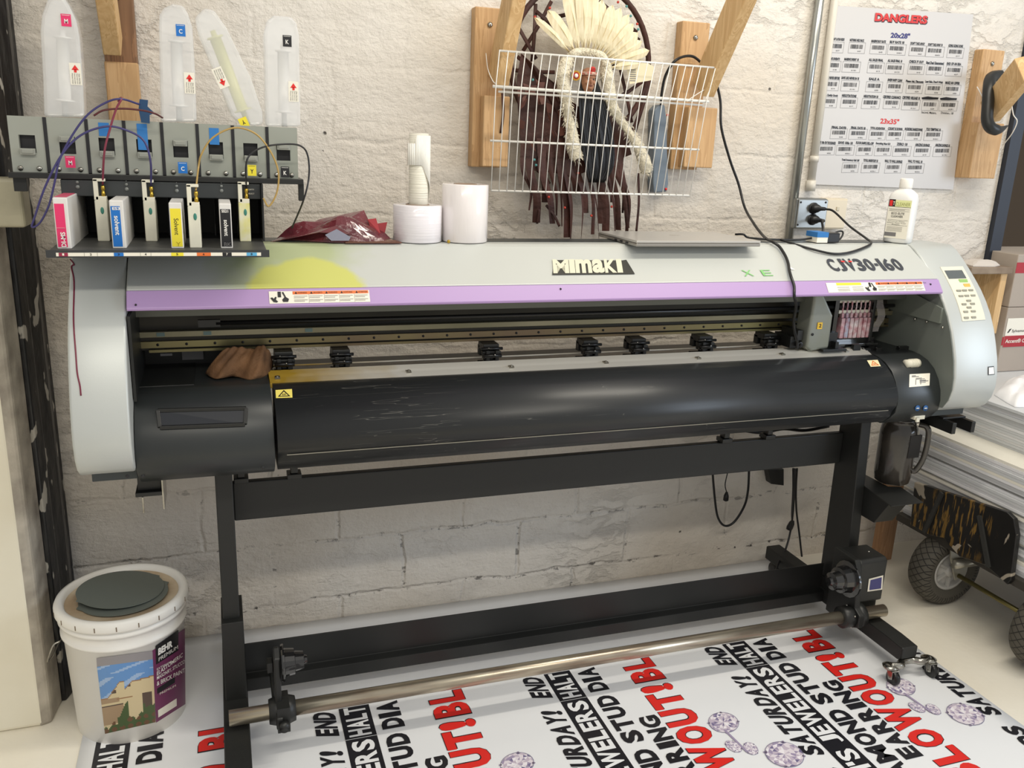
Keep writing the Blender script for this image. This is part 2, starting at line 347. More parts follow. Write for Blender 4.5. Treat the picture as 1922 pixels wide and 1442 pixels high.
# ------------------------------------------------------------------ the printer
PRN = thing('wide_format_printer', 'long silver and black roll printer on a black steel stand', 'printer', HOOD_ORG)
M_hood = hood_material()
SIDE = [(-.26,1.258),(-.385,1.258),(-.41,1.245),(-.44,1.222),(-.47,1.196),(-.50,1.168),(-.53,1.138),(-.555,1.108),(-.58,1.072),(-.602,1.03),(-.618,.99),(-.632,.95),(-.643,.90),(-.645,.865),(-.638,.83),(-.622,.803),(-.60,.787),(-.56,.778),(-.20,.778),(-.20,1.2)]
HOODP = [(-.38,1.256),(-.392,1.251),(-.52,1.172)]
BANDP = [(-.52,1.172),(-.546,1.137)]
COVP = [(-.465,.936),(-.49,.937),(-.52,.932),(-.55,.918),(-.58,.895),(-.602,.868),(-.614,.84),(-.612,.815),(-.602,.80),(-.60,.796),(-.592,.775),(-.568,.752)]
HOUSP = [(-.47,.940),(-.50,.937),(-.535,.927),(-.565,.908),(-.588,.88),(-.602,.85),(-.608,.82),(-.605,.79),(-.585,.765),(-.55,.741)]
def onprof(px, py, prof, off=.0015):
    """point where the sight line meets a profile swept along X"""
    best = None
    for (y0, z0), (y1, z1) in zip(prof, prof[1:]):
        for k in range(81):
            t = k/80; y = y0+(y1-y0)*t; z = z0+(z1-z0)*t; p = at(px, py, Y=y)
            e = abs(p.z-z)
            if best is None or e < best[0]:
                n = Vector((0, -(z0-z1), -(y1-y0))).normalized()
                if n.y > 0 : n = -n
                best = (e, Vector((p.x, y, z))+n*off)
    return best[1]
def closed(prof, back): return prof+back
mb = S(); mb.smooth = False
mb.prism([(-.255,1.256),(-.38,1.256),(-.392,1.251),(-.52,1.172),(-.513,1.165),(-.39,1.24),(-.265,1.24),(-.265,1.06),(-.255,1.06)], .112, 2.326); hood = build('hood', mb, M_hood, PRN, bevel=.003)
mb = MB(); mb.prism([(-.262,1.2575),(-.335,1.2575),(-.335,1.256),(-.262,1.256)], .112, 2.326); build('hood_top_strip', mb, mat('dark_grey_metal', (70, 74, 74), .35, metal=.3), PRN)
mb = MB(); mb.prism([(-.521,1.171),(-.547,1.137),(-.545,1.131),(-.500,1.128),(-.500,1.134),(-.538,1.140),(-.514,1.168)], .112, 2.326); band = build('lilac_trim', mb, M_purple, PRN, bevel=.0015)
band['label'] = 'lilac stripe along the lower hood edge'
mb = MB(); mb.smooth = True
for px, py in ((255,573),(1052,543),(1746,534)): p = onprof(px, py, BANDP); mb.cyl(p-Vector((0,.002,0)), p+Vector((0,.003,0)), .0022, seg=8)
build('screw', mb, M_ink, band)
# side covers
for sx, x0, x1 in (('L', -.003, .110), ('R', 2.328, 2.492)):
    mb = MB(); mb.prism(SIDE, x0, x1); mb.sm = [len(f) == 4 for f in mb.f]
    sc_ = build('side_cover', mb, [M_silver], PRN, bevel=.006, bseg=3)
    mb = MB(); mb.box(x0+(.02 if sx == 'L' else 0), x1+(0 if sx == 'L' else -.03), -.572, -.2, .758, .782); build('base_rail', mb, mat('dark_slate', (58, 64, 66), .5), PRN, bevel=.002)
    if sx == 'R': RSC = sc_
    else: LSC = sc_
mb = MB(); mb.box(2.3262, 2.3281, -.60, -.2, .80, 1.16)
mb = MB(); mb.prism([(y+.004, z-.003) for y, z in SIDE[3:16]]+[(-.22,.79),(-.22,1.2)], 2.3255, 2.3282); build('inner_cheek', mb, M_greyface, RSC)
# red ink run on the left cover
mb = S(); P = [onprof(x, y, SIDE[1:16], .0005) for x, y in spl([(132,487,0),(138,500,0),(137,560,0),(141,640,0),(143,690,0),(148,720,0),(152,742,0)], 5) and [(p.x, p.y) for p in spl([(132,487,0),(139,497,0),(134,502,0),(139,530,0),(138,600,0),(142,660,0),(145,700,0),(150,724,0),(152,743,0)], 5)]]
mb.tube(P, .0016, 6); build('ink_run', mb, mat('dried_magenta', (112, 22, 52), .3), LSC)
# control panel on the right cover
def rc(px, py, off=.002): return onprof(px, py, SIDE[1:16], off)
PA, PB, PC, PD = rc(1765,503), rc(1807,502), rc(1849,601), rc(1806,604)
def panel(u, v, off=.0): # 0..1 across, 0..1 down, hugging the cover
    p = (PA*(1-u)+PB*u)*(1-v)+(PD*(1-u)+PC*u)*v; z = p.z
    for (y0, z0), (y1, z1) in zip(SIDE[1:], SIDE[2:16]):
        if z1 <= z <= z0: p.y = y0+(y1-y0)*(z0-z)/(z0-z1); n = Vector((0, -(z0-z1), (y0-y1))).normalized(); break
    else: n = Vector((0,-1,0))
    return p+n*(.0018+off)
mb = MB(); K = 8; mb.rings([[panel(0, k/K), panel(1, k/K), panel(1, k/K, -.004), panel(0, k/K, -.004)] for k in range(K+1)])
cp = build('control_panel', mb, M_cream, PRN, bevel=0)
mb = MB(); mb.rings([[panel(a, v, .0008), panel(b, v, .0008), panel(b, v, -.001), panel(a, v, -.001)] for v, a, b in ((.07,.08,.86),(.22,.08,.86))]); build('display', mb, mat('lcd_grey', (92, 98, 100), .25), cp)
mb = MB()
rows = [(.44,(.25,.5,.78)),(.54,(.25,.5,.78)),(.63,(.5,)),(.69,(.25,.62)),(.755,(.42,)),(.83,(.22,.55)),(.94,(.18,.5))]
btn0 = None
for v, us in rows:
    for u in us:
        m2 = MB(); c = panel(u, v, .001); m2.obox(c, (.0085,0,0), (0,.0015,.0025), (0,-.0012,.0008)); build('button', m2, mat('key_grey', (150, 148, 134), .5), cp, bevel=.0008)
mb = MB(); c = panel(.66,.27,.0005); mb.obox(c, (.016,0,0), (0,.003,.005), (0,-.0006,.0004)); mb.m = 1; c = panel(.72,.35,.0005); mb.obox(c, (.012,0,0), (0,.003,.0045), (0,-.0006,.0004)); build('coloured_key', mb, [mat('key_green', (150, 190, 110), .5), mat('key_orange', (226, 182, 92), .5)], cp)
mb = MB(); a, b, c, d = rc(1855,690), rc(1864,689), rc(1865,702), rc(1855,703); mb.quad(a, b, c, d); mb.m = 1; e = (a+b+c+d)/4; mb.quad(*[e+(q-e)*1.25+Vector((0,.0008,0)) for q in (a,b,c,d)]); build('latch_window', mb, [M_white, M_ink], RSC)
# lettering on the hood
HV = Vector((0, .128, .079)).normalized()
mb = MB(); o = onprof(1036, 517, HOODP[1:], .002); o2 = onprof(1190, 513, HOODP[1:], .002); wd = o2.x-o.x; ht = (onprof(1070, 490, HOODP[1:])-onprof(1067, 516, HOODP[1:])).length
U = Vector((1,0,0)); mb.add([o, o+U*wd, o+U*wd*.985+HV*ht, o+U*wd*.93+HV*ht*.95, o+U*wd*.1+HV*ht*1.0], [(0,1,2,3,4)]); mb.m = 1
n_ = Vector((0,-.079,.128)).normalized()
block(mb, 'MImaKI', o+n_*.001+U*wd*.02+HV*ht*.08, U, HV, wd*.84, ht*.95, .045, .25, .04)
build('maker_logo', mb, [mat('logo_dark', (54, 54, 50), .4), mat('logo_cream', (220, 218, 196), .4)], hood)
mb = MB(); a = onprof(1563, 510, HOODP[1:], .002); b = onprof(1699, 507, HOODP[1:], .002); h2 = (onprof(1600, 491, HOODP[1:])-onprof(1600, 510, HOODP[1:])).length
block(mb, 'CJV30-160', a, U, HV, (b-a).x, h2, .032, .0, .16)
mb.m = 1
for qx in (1579, 1593): p = onprof(qx, 494, HOODP[1:], .0035); mb.quad(p, p+U*.012, p+U*.011+HV*.006, p+U*-.002+HV*.006)
build('model_lettering', mb, [mat('letter_slate', (56, 60, 70), .4), M_red], hood)
mb = MB()
for s, px in (('X', 1400), ('E', 1436)): mb.text(s, onprof(px-3, 519, HOODP[1:], .002), U, HV, .032, .025, .0)
build('stencil_letter', mb, mat('stencil_green', (132, 196, 120), .5), hood)
mb = MB(); p = onprof(1485, 507, HOODP[1:], .002); mb.add([p, p+U*.012, p+U*-.001+HV*.02], [(0,1,2)]); build('white_chip', mb, M_white, hood)
# warning labels on the band
BV = Vector((0, .026, .035)).normalized(); bn = Vector((0,-.035,.026)).normalized()
def warn(px0, py0, px1, yellow=0):
    a = onprof(px0, py0, BANDP, .0015); b = onprof(px1, py0-3, BANDP, .0015); W_ = (b-a).x; H_ = .031
    mb = MB(); q = lambda x0, x1, y0, y1, k=1: mb.quad(a+U*W_*x0+BV*H_*y0+bn*.0004*k, a+U*W_*x1+BV*H_*y0+bn*.0004*k, a+U*W_*x1+BV*H_*y1+bn*.0004*k, a+U*W_*x0+BV*H_*y1+bn*.0004*k)
    q(0, 1, 0, 1, 0)
    s0 = .23 if not yellow else .5
    mb.m = 2; q(s0, .99, .72, .97)
    if yellow: mb.m = 3; q(.1, .35, .72, .97)
    mb.m = 1
    xs = [s0+.01+i*(.99-s0)/5 for i in range(5)]
    words = ['WARNING', 'AVISO', 'WARNING', 'ACHTUNG', 'ATTENTION']
    for i, x in enumerate(xs):
        mb.add([a+U*W_*(x+.01)+BV*H_*.76+bn*.001, a+U*W_*(x+.035)+BV*H_*.76+bn*.001, a+U*W_*(x+.022)+BV*H_*.94+bn*.001], [(0,1,2)])
        mb.text(words[i], a+U*W_*(x+.04)+BV*H_*.79+bn*.001, U, BV, W_*.09, H_*.11, .0)
    mb.m = 4
    for i, x in enumerate(xs):
        for r, yy in enumerate((.55,.42,.24,.13)): q(x, x+(.14 if r % 2 == 0 else .11)*(.99-s0)/.8, yy, yy+.05, 2)
        if i: q(x-.006, x-.003, .03, .7, 2)
    if yellow:
        for yy in (.5,.3,.15): q(.1, .22, yy, yy+.05, 2); q(.25, .36, yy, yy+.05, 2)
    mb.m = 1   # pictogram: hand, rollers, arrow
    pw = .0 if not yellow else .37
    def blob(pts): mb.add([a+U*W_*(pw+x*.2 if not yellow else pw+x*.13)+BV*H_*y+bn*.001 for x, y in pts], [list(range(len(pts)))])
    blob([(.05,.45),(.15,.5),(.22,.38),(.3,.55),(.36,.5),(.32,.3),(.42,.15),(.35,.08),(.2,.12)])
    blob([(.42,.5),(.58,.5),(.58,.95),(.42,.95)]); blob([(.62,.9),(.7,.92),(.82,.5),(.95,.35),(.9,.12),(.66,.12),(.62,.3),(.74,.5)])
    build('warning_label', mb, [M_label, M_ink, M_orange, M_yellow, mat('fine_print', (168, 164, 156), .5)], band)
warn(506, 571, 695); warn(1555, 550, 1737, 1)
# inside the opening
mb = MB(); mb.prism([(-.50,1.135),(-.42,1.125),(-.415,1.092),(-.409,1.092),(-.40,1.14)], .112, 2.326); build('inner_panel', mb, mat('inner_grey', (96, 98, 92), .4, metal=.3), PRN)
mb = MB(); mb.box(.112, 2.326, -.340, -.268, .996, 1.16); ch = build('carriage_beam', mb, mat('beam_dark', (44, 43, 38), .5, metal=.3, var=(62, 58, 50), vscale=3), PRN)
mb = MB(); mb.box(.112, 2.326, -.362, -.33, 1.031, 1.045); build('guide_rail', mb, M_tan, ch, bevel=.001)
mb = MB(); mb.box(.118, 2.326, -.350, -.330, 1.003, 1.0185); mb.m = 1; mb.smooth = True
for k in range(34): mb.cyl((.155+k*.065, -.3515, 1.0107), (.155+k*.065, -.349, 1.0107), .0032, seg=10)
mb.m = 0; mb.smooth = False; mb.box(.135, 2.326, -.352, -.330, .992, .9985); build('linear_rail', mb, [mat('rail_bronze', (118, 100, 84), .35, metal=.7, var=(140, 134, 92), vscale=2.2, vstretch=(1.2,.1,.1)), M_ink], ch)
mb = S(); mb.cyl((.29,-.39,1.068), (2.3,-.39,1.068), .006); mb.smooth = False; mb.box(.25,.30,-.395,-.385,1.06,1.077); build('encoder_tube', mb, mat('dark_tube', (30, 30, 30), .3), ch)
mb = MB()
for x in (.155, .26, .5): mb.box(x, x+.018, -.3635, -.362, 1.034, 1.043)
build('rail_stain', mb, mat('cyan_stain', (96, 120, 118), .4), ch)
# pinch rollers
def pinch(x):
    r = MB(); r.box(x-.022, x+.022, -.385, -.335, .972, .990); r.box(x-.026, x+.026, -.392, -.372, .962, .972)
    r.box(x-.018, x-.008, -.40, -.36, .948, .975); r.box(x+.008, x+.018, -.40, -.36, .948, .975); r.box(x-.022, x+.022, -.35, -.33, .952, .98)
    r.smooth = True
    o = build('pinch_roller', r, M_black, PRN, bevel=.0015)
    r = S(); r.cyl((x-.024,-.40,.962),(x+.024,-.40,.962), .0055); r.cyl((x-.02,-.385,.95),(x+.02,-.385,.95), .0075); r.cyl((x-.03,-.39,.979),(x+.03,-.39,.979), .004); build('roller', r, mat('roller_black', (20,20,20), .35), o)
    r = S(); r.ball((x+.004,-.407,.966), .0022); r.ball((x-.01,-.395,.982), .002); build('screw', r, M_chrome, o)
for px in (532, 640, 921, 1107, 1197, 1322, 1442): pinch(at(px, 655, Y=-.38).x)
# platen
def gold_mat():
    m = mat('platen_alu', (240, 236, 226), .36, metal=.3); nt = m.node_tree; N = nt.nodes; L = nt.links; b = N['Principled BSDF']
    tc = N.new('ShaderNodeTexCoord'); sp = N.new('ShaderNodeSeparateXYZ'); L.new(tc.outputs['Object'], sp.inputs[0]); n = N.new('ShaderNodeTexNoise'); n.inputs['Scale'].default_value = 12; L.new(tc.outputs['Object'], n.inputs['Vector'])
    ad = N.new('ShaderNodeMath'); ad.operation = 'MULTIPLY_ADD'; ad.inputs[1].default_value = .25; L.new(n.outputs['Fac'], ad.inputs[0]); L.new(sp.outputs['X'], ad.inputs[2])
    mr = N.new('ShaderNodeMapRange'); mr.inputs[1].default_value = .46-1.25+.12; mr.inputs[2].default_value = .72-1.25+.12; L.new(ad.outputs[0], mr.inputs[0])
    cr = N.new('ShaderNodeValToRGB'); cr.color_ramp.elements[0].color = lin((196, 160, 60)); cr.color_ramp.elements[1].color = lin((244, 240, 228)); L.new(mr.outputs[0], cr.inputs[0]); L.new(cr.outputs[0], b.inputs['Base Color']); return m
M_gold = gold_mat()
mb = MB(); mb.prism([(-.285,.944),(-.335,.942),(-.335,.90),(-.285,.90)], .405, 2.165); pl = build('platen_bed', mb, mat('bed_black', (24, 25, 26), .35), PRN)
mb = MB(); mb.prism([(-.335,.943),(-.395,.942),(-.395,.93),(-.335,.93)], .405, 2.165); build('print_plate', mb, mat('dark_plate', (64, 58, 50), .12, metal=.6, var=(38, 34, 32), vscale=2.5, vstretch=(1.5,.2,1)), pl)
mb = MB(); mb.prism([(-.335,.9445),(-.340,.9445),(-.340,.942),(-.335,.942)], .405, 2.165)
for y in (-.397,-.4115,-.426,-.4405): mb.prism([(y,.9475),(y-.0125,.9405),(y-.0125,.93),(y,.93)], .405, 2.165)
mb.prism([(-.455,.944),(-.476,.9365),(-.478,.925),(-.455,.925)], .405, 2.165)
build('platen_strip', mb, M_gold, pl)
for px in (520, 766, 958, 1134, 1306, 1462, 1580):
    x = at(px, 700, Y=-.45).x; mb = MB(); mb.box(x-.006, x+.006, -.462, -.446, .942, .9465); mb.cyl((x,-.455,.946),(x,-.455,.949), .003, seg=8); build('clip', mb, M_alu, pl)
# front paper cover
def scratch_mat():
    m = mat('scratched_black', (38, 40, 42), .36, spec=.45); nt = m.node_tree; N = nt.nodes; L = nt.links; b = N['Principled BSDF']
    tc = N.new('ShaderNodeTexCoord'); 
    def nz(sc, st, rot=0, loc=(0,0,0), det=3):
        mp = N.new('ShaderNodeMapping'); mp.inputs['Scale'].default_value = st; mp.inputs['Rotation'].default_value = (0, rot, 0); mp.inputs['Location'].default_value = loc
        L.new(tc.outputs['Object'], mp.inputs[0]); n = N.new('ShaderNodeTexNoise'); n.inputs['Scale'].default_value = sc; n.inputs['Detail'].default_value = det; L.new(mp.outputs[0], n.inputs['Vector']); return n.outputs['Fac']
    def line(x, wd):
        a = N.new('ShaderNodeMath'); a.operation = 'SUBTRACT'; a.inputs[1].default_value = .5; L.new(x, a.inputs[0])
        c = N.new('ShaderNodeMath'); c.operation = 'ABSOLUTE'; L.new(a.outputs[0], c.inputs[0])
        r = N.new('ShaderNodeMapRange'); r.inputs[1].default_value = 0; r.inputs[2].default_value = wd; r.inputs[3].default_value = 1; r.inputs[4].default_value = 0; L.new(c.outputs[0], r.inputs[0]); return r.outputs[0]
    def mul(a, c):
        n = N.new('ShaderNodeMath'); n.operation = 'MULTIPLY'; n.use_clamp = True
        for i, x in enumerate((a, c)):
            if isinstance(x, (int, float)): n.inputs[i].default_value = x
            else: L.new(x, n.inputs[i])
        return n.outputs[0]
    def add_(a, c):
        n = N.new('ShaderNodeMath'); n.operation = 'ADD'; n.use_clamp = True; L.new(a, n.inputs[0]); L.new(c, n.inputs[1]); return n.outputs[0]
    def thr(x, a, c):
        r = N.new('ShaderNodeMapRange'); r.inputs[1].default_value = a; r.inputs[2].default_value = c; L.new(x, r.inputs[0]); return r.outputs[0]
    s1 = mul(line(nz(3, (.7, 12, 12)), .004), thr(nz(5, (1,1,1), 0, (4,4,4)), .52, .6))
    s2 = mul(line(nz(3, (.5, 16, 16), .12, (7,1,3)), .003), thr(nz(4, (1,1,1), 0, (9,4,2)), .54, .6))
    sp = mul(thr(nz(95, (1,1,1), 0, (0,0,0), 2), .69, .72), thr(nz(3.2, (1,1,1), 0, (1.2,3,2)), .56, .64))
    f = mul(add_(add_(s1, s2), sp), .38)
    mx = N.new('ShaderNodeMix'); mx.data_type = 'RGBA'; L.new(f, mx.inputs[0]); mx.inputs[6].default_value = lin((38, 40, 42)); mx.inputs[7].default_value = lin((170, 168, 160)); L.new(mx.outputs[2], b.inputs['Base Color'])
    rg = N.new('ShaderNodeMapRange'); rg.inputs[3].default_value = .26; rg.inputs[4].default_value = .46; L.new(nz(6, (.5, 7, 7), 0, (3,3,3), 5), rg.inputs[0]); L.new(rg.outputs[0], b.inputs['Roughness']); return m
M_scr = scratch_mat()
mb = S(); mb.prism(COVP+[(-.30,.752),(-.30,.80),(-.46,.80)], .410, 2.160); mb.sm = [len(f) == 4 for f in mb.f]
cov = build('front_cover', mb, M_scr, PRN)
mb = MB(); mb.box(.43, 2.14, -.6045, -.600, .7985, .8005); build('seam_line', mb, mat('seam_grey', (150, 148, 138), .35, metal=.6), cov)
def sticker(name, quad, parent, prof, glyph=None, m=M_yellow, m2=M_ink, off=.001):
    mb = MB(); Q = [onprof(x, y, prof, off) for x, y in quad]; mb.quad(*Q)
    if glyph == 'tri':
        a, b, c, d = Q; mb.m = 1; n = (b-a).cross(d-a).normalized()*-.0006
        if n.y > 0: n = -n
        f = lambda u, v: (d*(1-u)+c*u)*(1-v)+(a*(1-u)+b*u)*v+n
        T = [f(.12,.15), f(.88,.15), f(.5,.92)]; Ti = [f(.24,.24), f(.76,.24), f(.5,.75)]
        mb.add(T+Ti, [(0,1,4,3),(1,2,5,4),(2,0,3,5)])
        for u in (.42,.5,.58): mb.add([f(u-.02,.3), f(u+.02,.3), f(u+.03,.5), f(u-.01,.5)], [(0,1,2,3)])
    return build(name, mb, [m, m2], parent)
sticker('hot_surface_label', [(517,733),(548,731),(549,747),(518,748)], cov, COVP, 'tri', mat('warn_yellow', (236, 220, 110), .45))
sticker('hot_surface_label', [(1627,677),(1647,676),(1653,688),(1634,689)], cov, COVP, 'tri', mat('warn_cream', (240, 226, 180), .45), M_orange)
# housings left and right of the cover
for side, x0, x1 in ((0, .111, .404), (1, 2.166, 2.326)):
    prof = HOUSP if side == 0 else [(y+.0, z) for y, z in HOUSP]
    mb = S(); mb.prism(prof+[(-.22,.745),(-.22,.938)], x0, x1); mb.sm = [len(f) == 4 for f in mb.f]
    hs = build('end_housing', mb, mat('housing_black', (43, 47, 48), .38, var=(38, 41, 42), vscale=3), PRN, bevel=.002)
    if side == 0:
        HL = hs
        a, b, c, d = [onprof(x, y, HOUSP, .002) for x, y in ((296,772),(462,767),(460,797),(300,803))]
        mb = MB(); 
        def fr(p, q, r=.004): mb.bar(p, q, r*2, r*2)
        for p, q in ((a,b),(b,c),(c,d),(d,a)): fr(p, q)
        build('handle_frame', mb, M_black, hs, bevel=.001)
        mb = MB(); mb.quad(a, b, c, d); build('handle_recess', mb, mat('navy_black', (24, 28, 36), .3), hs)
        mb = MB(); mb.box(.115, .235, -.47, -.25, .9385, .9415); build('service_lid', mb, mat('lid_black', (30, 32, 32), .4), hs, bevel=.001)
        mb = MB(); mb.box(x0, x1, -.5905, -.588, .772, .7735); build('seam_line', mb, M_ink, hs)
        mb = S()
        for px, py in ((493,877),(239,893),(268,893)): p = onprof(px, py, HOUSP); mb.ball(p, .004, (1,.4,1))
        build('screw', mb, M_ink, hs)
    else:
        HR = hs
        def WL(u, v, off=.0012): return onprof((1707*(1-u)+1745*u)*(1-v)+(1706*(1-u)+1744*u)*v, (703*(1-u)+701*u)*(1-v)+(727*(1-u)+724*u)*v, HOUSP, off)
        mb = MB(); mb.rings([[WL(0,v/8), WL(1,v/8), WL(1,v/8,-.001), WL(0,v/8,-.001)] for v in range(9)]); mb.m = 1
        for u0, u1, v in ((.1,.3,.12),(.1,.45,.2),(.3,.6,.33),(.3,.75,.4),(.5,.8,.52),(.5,.92,.58),(.5,.8,.68)): mb.quad(WL(u0,v,.0022), WL(u1,v,.0022), WL(u1,v+.04,.0022), WL(u0,v+.04,.0022))
        for u in (.3,.55): mb.rings([[WL(u,v,.0022), WL(u+.02,v,.0022), WL(u+.02,v,.001), WL(u,v,.001)] for v in (.45,.6,.75,.85)])
        build('white_label', mb, [M_label, M_greyp], hs)
        mb = S(); p = onprof(1700, 683, HOUSP); q = onprof(1715, 682, HOUSP)
        mb.cyl(p+Vector((-.006,-.004,0)), q+Vector((.012,-.004,0)), .0125)
        for k in range(6): t = p.lerp(q, .3+k*.16)+Vector((0,-.004,0)); mb.cyl(t, t+Vector((.003,0,0)), .0138)
        build('ribbed_clip', mb, M_cream, hs)
        mb = S()
        for px in (1721, 1736): p = onprof(px, 766, HOUSP); mb.cyl(p, p+Vector((0,-.0015,0)), .009, seg=20)
        mb.m = 1; 
        for px in (1721, 1736): p = onprof(px, 766, HOUSP); mb.obox(p+Vector((0,-.002,0)), (.005,0,0), (0,.0005,0), (0,0,.0012))
        build('blue_sticker', mb, [mat('sticker_blue', (34, 84, 140), .4), M_label], hs)
        mb = MB(); p = onprof(1715, 783, HOUSP); mb.box(p.x-.004, p.x+.036, p.y-.006, p.y+.01, p.z-.006, p.z+.006); mb.box(p.x, p.x+.012, p.y-.012, p.y-.006, p.z-.012, p.z+.002); build('latch_plate', mb, M_cream, hs, bevel=.001)
# black back walls of the opening ends
mb = MB(); mb.box(.112, .36, -.262, -.24, .93, 1.0); mb.box(.112, .118, -.55, -.24, .93, 1.12); build('end_shroud', mb, M_black, PRN)
mb = MB(); mb.box(2.075, 2.326, -.262, -.24, .93, 1.07); build('end_shroud', mb, M_black, PRN)
mb = MB(); mb.box(.205, .255, -.285, -.275, .955, .985); mb.box(.158,.185,-.33,-.325,.978,.984); build('cutter_dock', mb, M_greyp, PRN)
mb = MB(); mb.prism([(-.56,1.09),(-.40,1.125),(-.27,1.11),(-.27,1.05),(-.56,1.045)], 2.318, 2.3255); build('cheek_plate', mb, mat('cheek', (118, 124, 116), .5), PRN)
for px, py in ((1717,599),(1739,604),(1769,615)):
    p = at(px, py, X=2.317); mb = S(); mb.ball(p, .004); build('screw', mb, M_chrome, PRN)
# carriage with grey cap
mb = MB(); mb.prism([(1.945,1.125),(1.975,1.125),(2.022,1.055),(2.022,.955),(1.958,.948),(1.940,.958)], -.455, -.39, 'Y'); car = build('carriage_cap', mb, mat('carriage_grey', (140, 144, 138), .35, metal=.25, var=(136, 138, 122), vscale=9), PRN, bevel=.008, bseg=3)
mb = MB(); p = at(1539, 611, Y=-.4565); mb.box(p.x-.009, p.x+.008, -.4575, -.4555, p.z-.011, p.z+.009); mb.m = 1; mb.text('2', p+Vector((-.004,-.002,-.006)), (1,0,0), (0,0,1), .008, .011, .02); build('yellow_sticker', mb, [mat('sticker_amber', (240, 196, 60), .4), M_ink], car)
mb = S(); p = at(1525, 628, Y=-.456); mb.cyl(p, p+Vector((0,-.001,0)), .004); build('hole', mb, M_ink, car)
mb = MB(); mb.box(1.90, 1.945, -.43, -.35, .955, .99); mb.box(1.915, 1.935, -.44, -.36, .98, 1.01); mb.smooth = True; mb.cyl((1.925,-.447,.968),(1.925,-.43,.968), .009); mb.ball((1.925,-.448,.968), .005); build('cutter_block', mb, M_black, PRN, bevel=.001)
mb = MB(); mb.box(2.022, 2.06, -.44, -.36, .95, 1.0); mb.box(1.99, 2.075, -.47, -.44, .948, .956); mb.box(2.04, 2.052, -.46, -.44, .955, .975); build('sensor_bracket', mb, M_black, PRN, bevel=.001)
mb = MB(); mb.box(2.085, 2.235, -.40, -.33, .955, .972); mb.box(2.075, 2.225, -.43, -.40, .952, .960); mb.box(2.07, 2.085, -.40, -.33, .96, 1.12); mb.box(2.205, 2.215, -.41, -.33, .96, 1.10); hd = build('print_head_carriage', mb, M_blk_gloss, PRN, bevel=.001)
cols = [(226,196,200),(190,206,226),(232,214,214),(236,226,226),(226,206,206),(232,212,216),(222,202,206)]
for i in range(7):
    x = 2.097+i*.0165; mb = MB(); mb.box(x, x+.013, -.405, -.385, .972, 1.035); mb.box(x+.002, x+.011, -.40, -.388, 1.035, 1.05); mb.cyl((x+.0065,-.394,1.05),(x+.0065,-.394,1.085), .003, seg=6)
    build('ink_damper', mb, mat('damper_%d' % i, cols[i], .4, var=(190,120,130), vscale=60), hd, bevel=.001)
mb = MB(); mb.box(2.09, 2.22, -.395, -.385, 1.048, 1.058); mb.box(2.09,2.22,-.39,-.38,1.08,1.10); build('damper_clamp', mb, M_cream, hd)
mb = S(); mb.smooth = True
for a, b in ((2.226,1.10),): mb.strip([(-.41+.01*math.sin(k*.9), 1.115-k*.014) for k in range(10)], 2.216, 2.245, 3)
build('plastic_sleeve', mb, mat('clear_film', (210, 205, 205), .12, alpha=.35), hd)
mb = MB(); mb.box(2.24, 2.31, -.36, -.34, 1.04, 1.052); mb.box(2.235, 2.30, -.36, -.34, .998, 1.012); build('parking_rail', mb, M_tan, PRN)
for k in range(9):
    mb = MB(); x = 2.09+random.random()*.2; y = -.46+random.random()*.1; mb.box(x, x+.02+random.random()*.02, y, y+.012, .94, .945+random.random()*.02); mb.smooth = True; mb.ball((x,y,.95), .003); build('wiper_part', mb, [M_black], PRN)
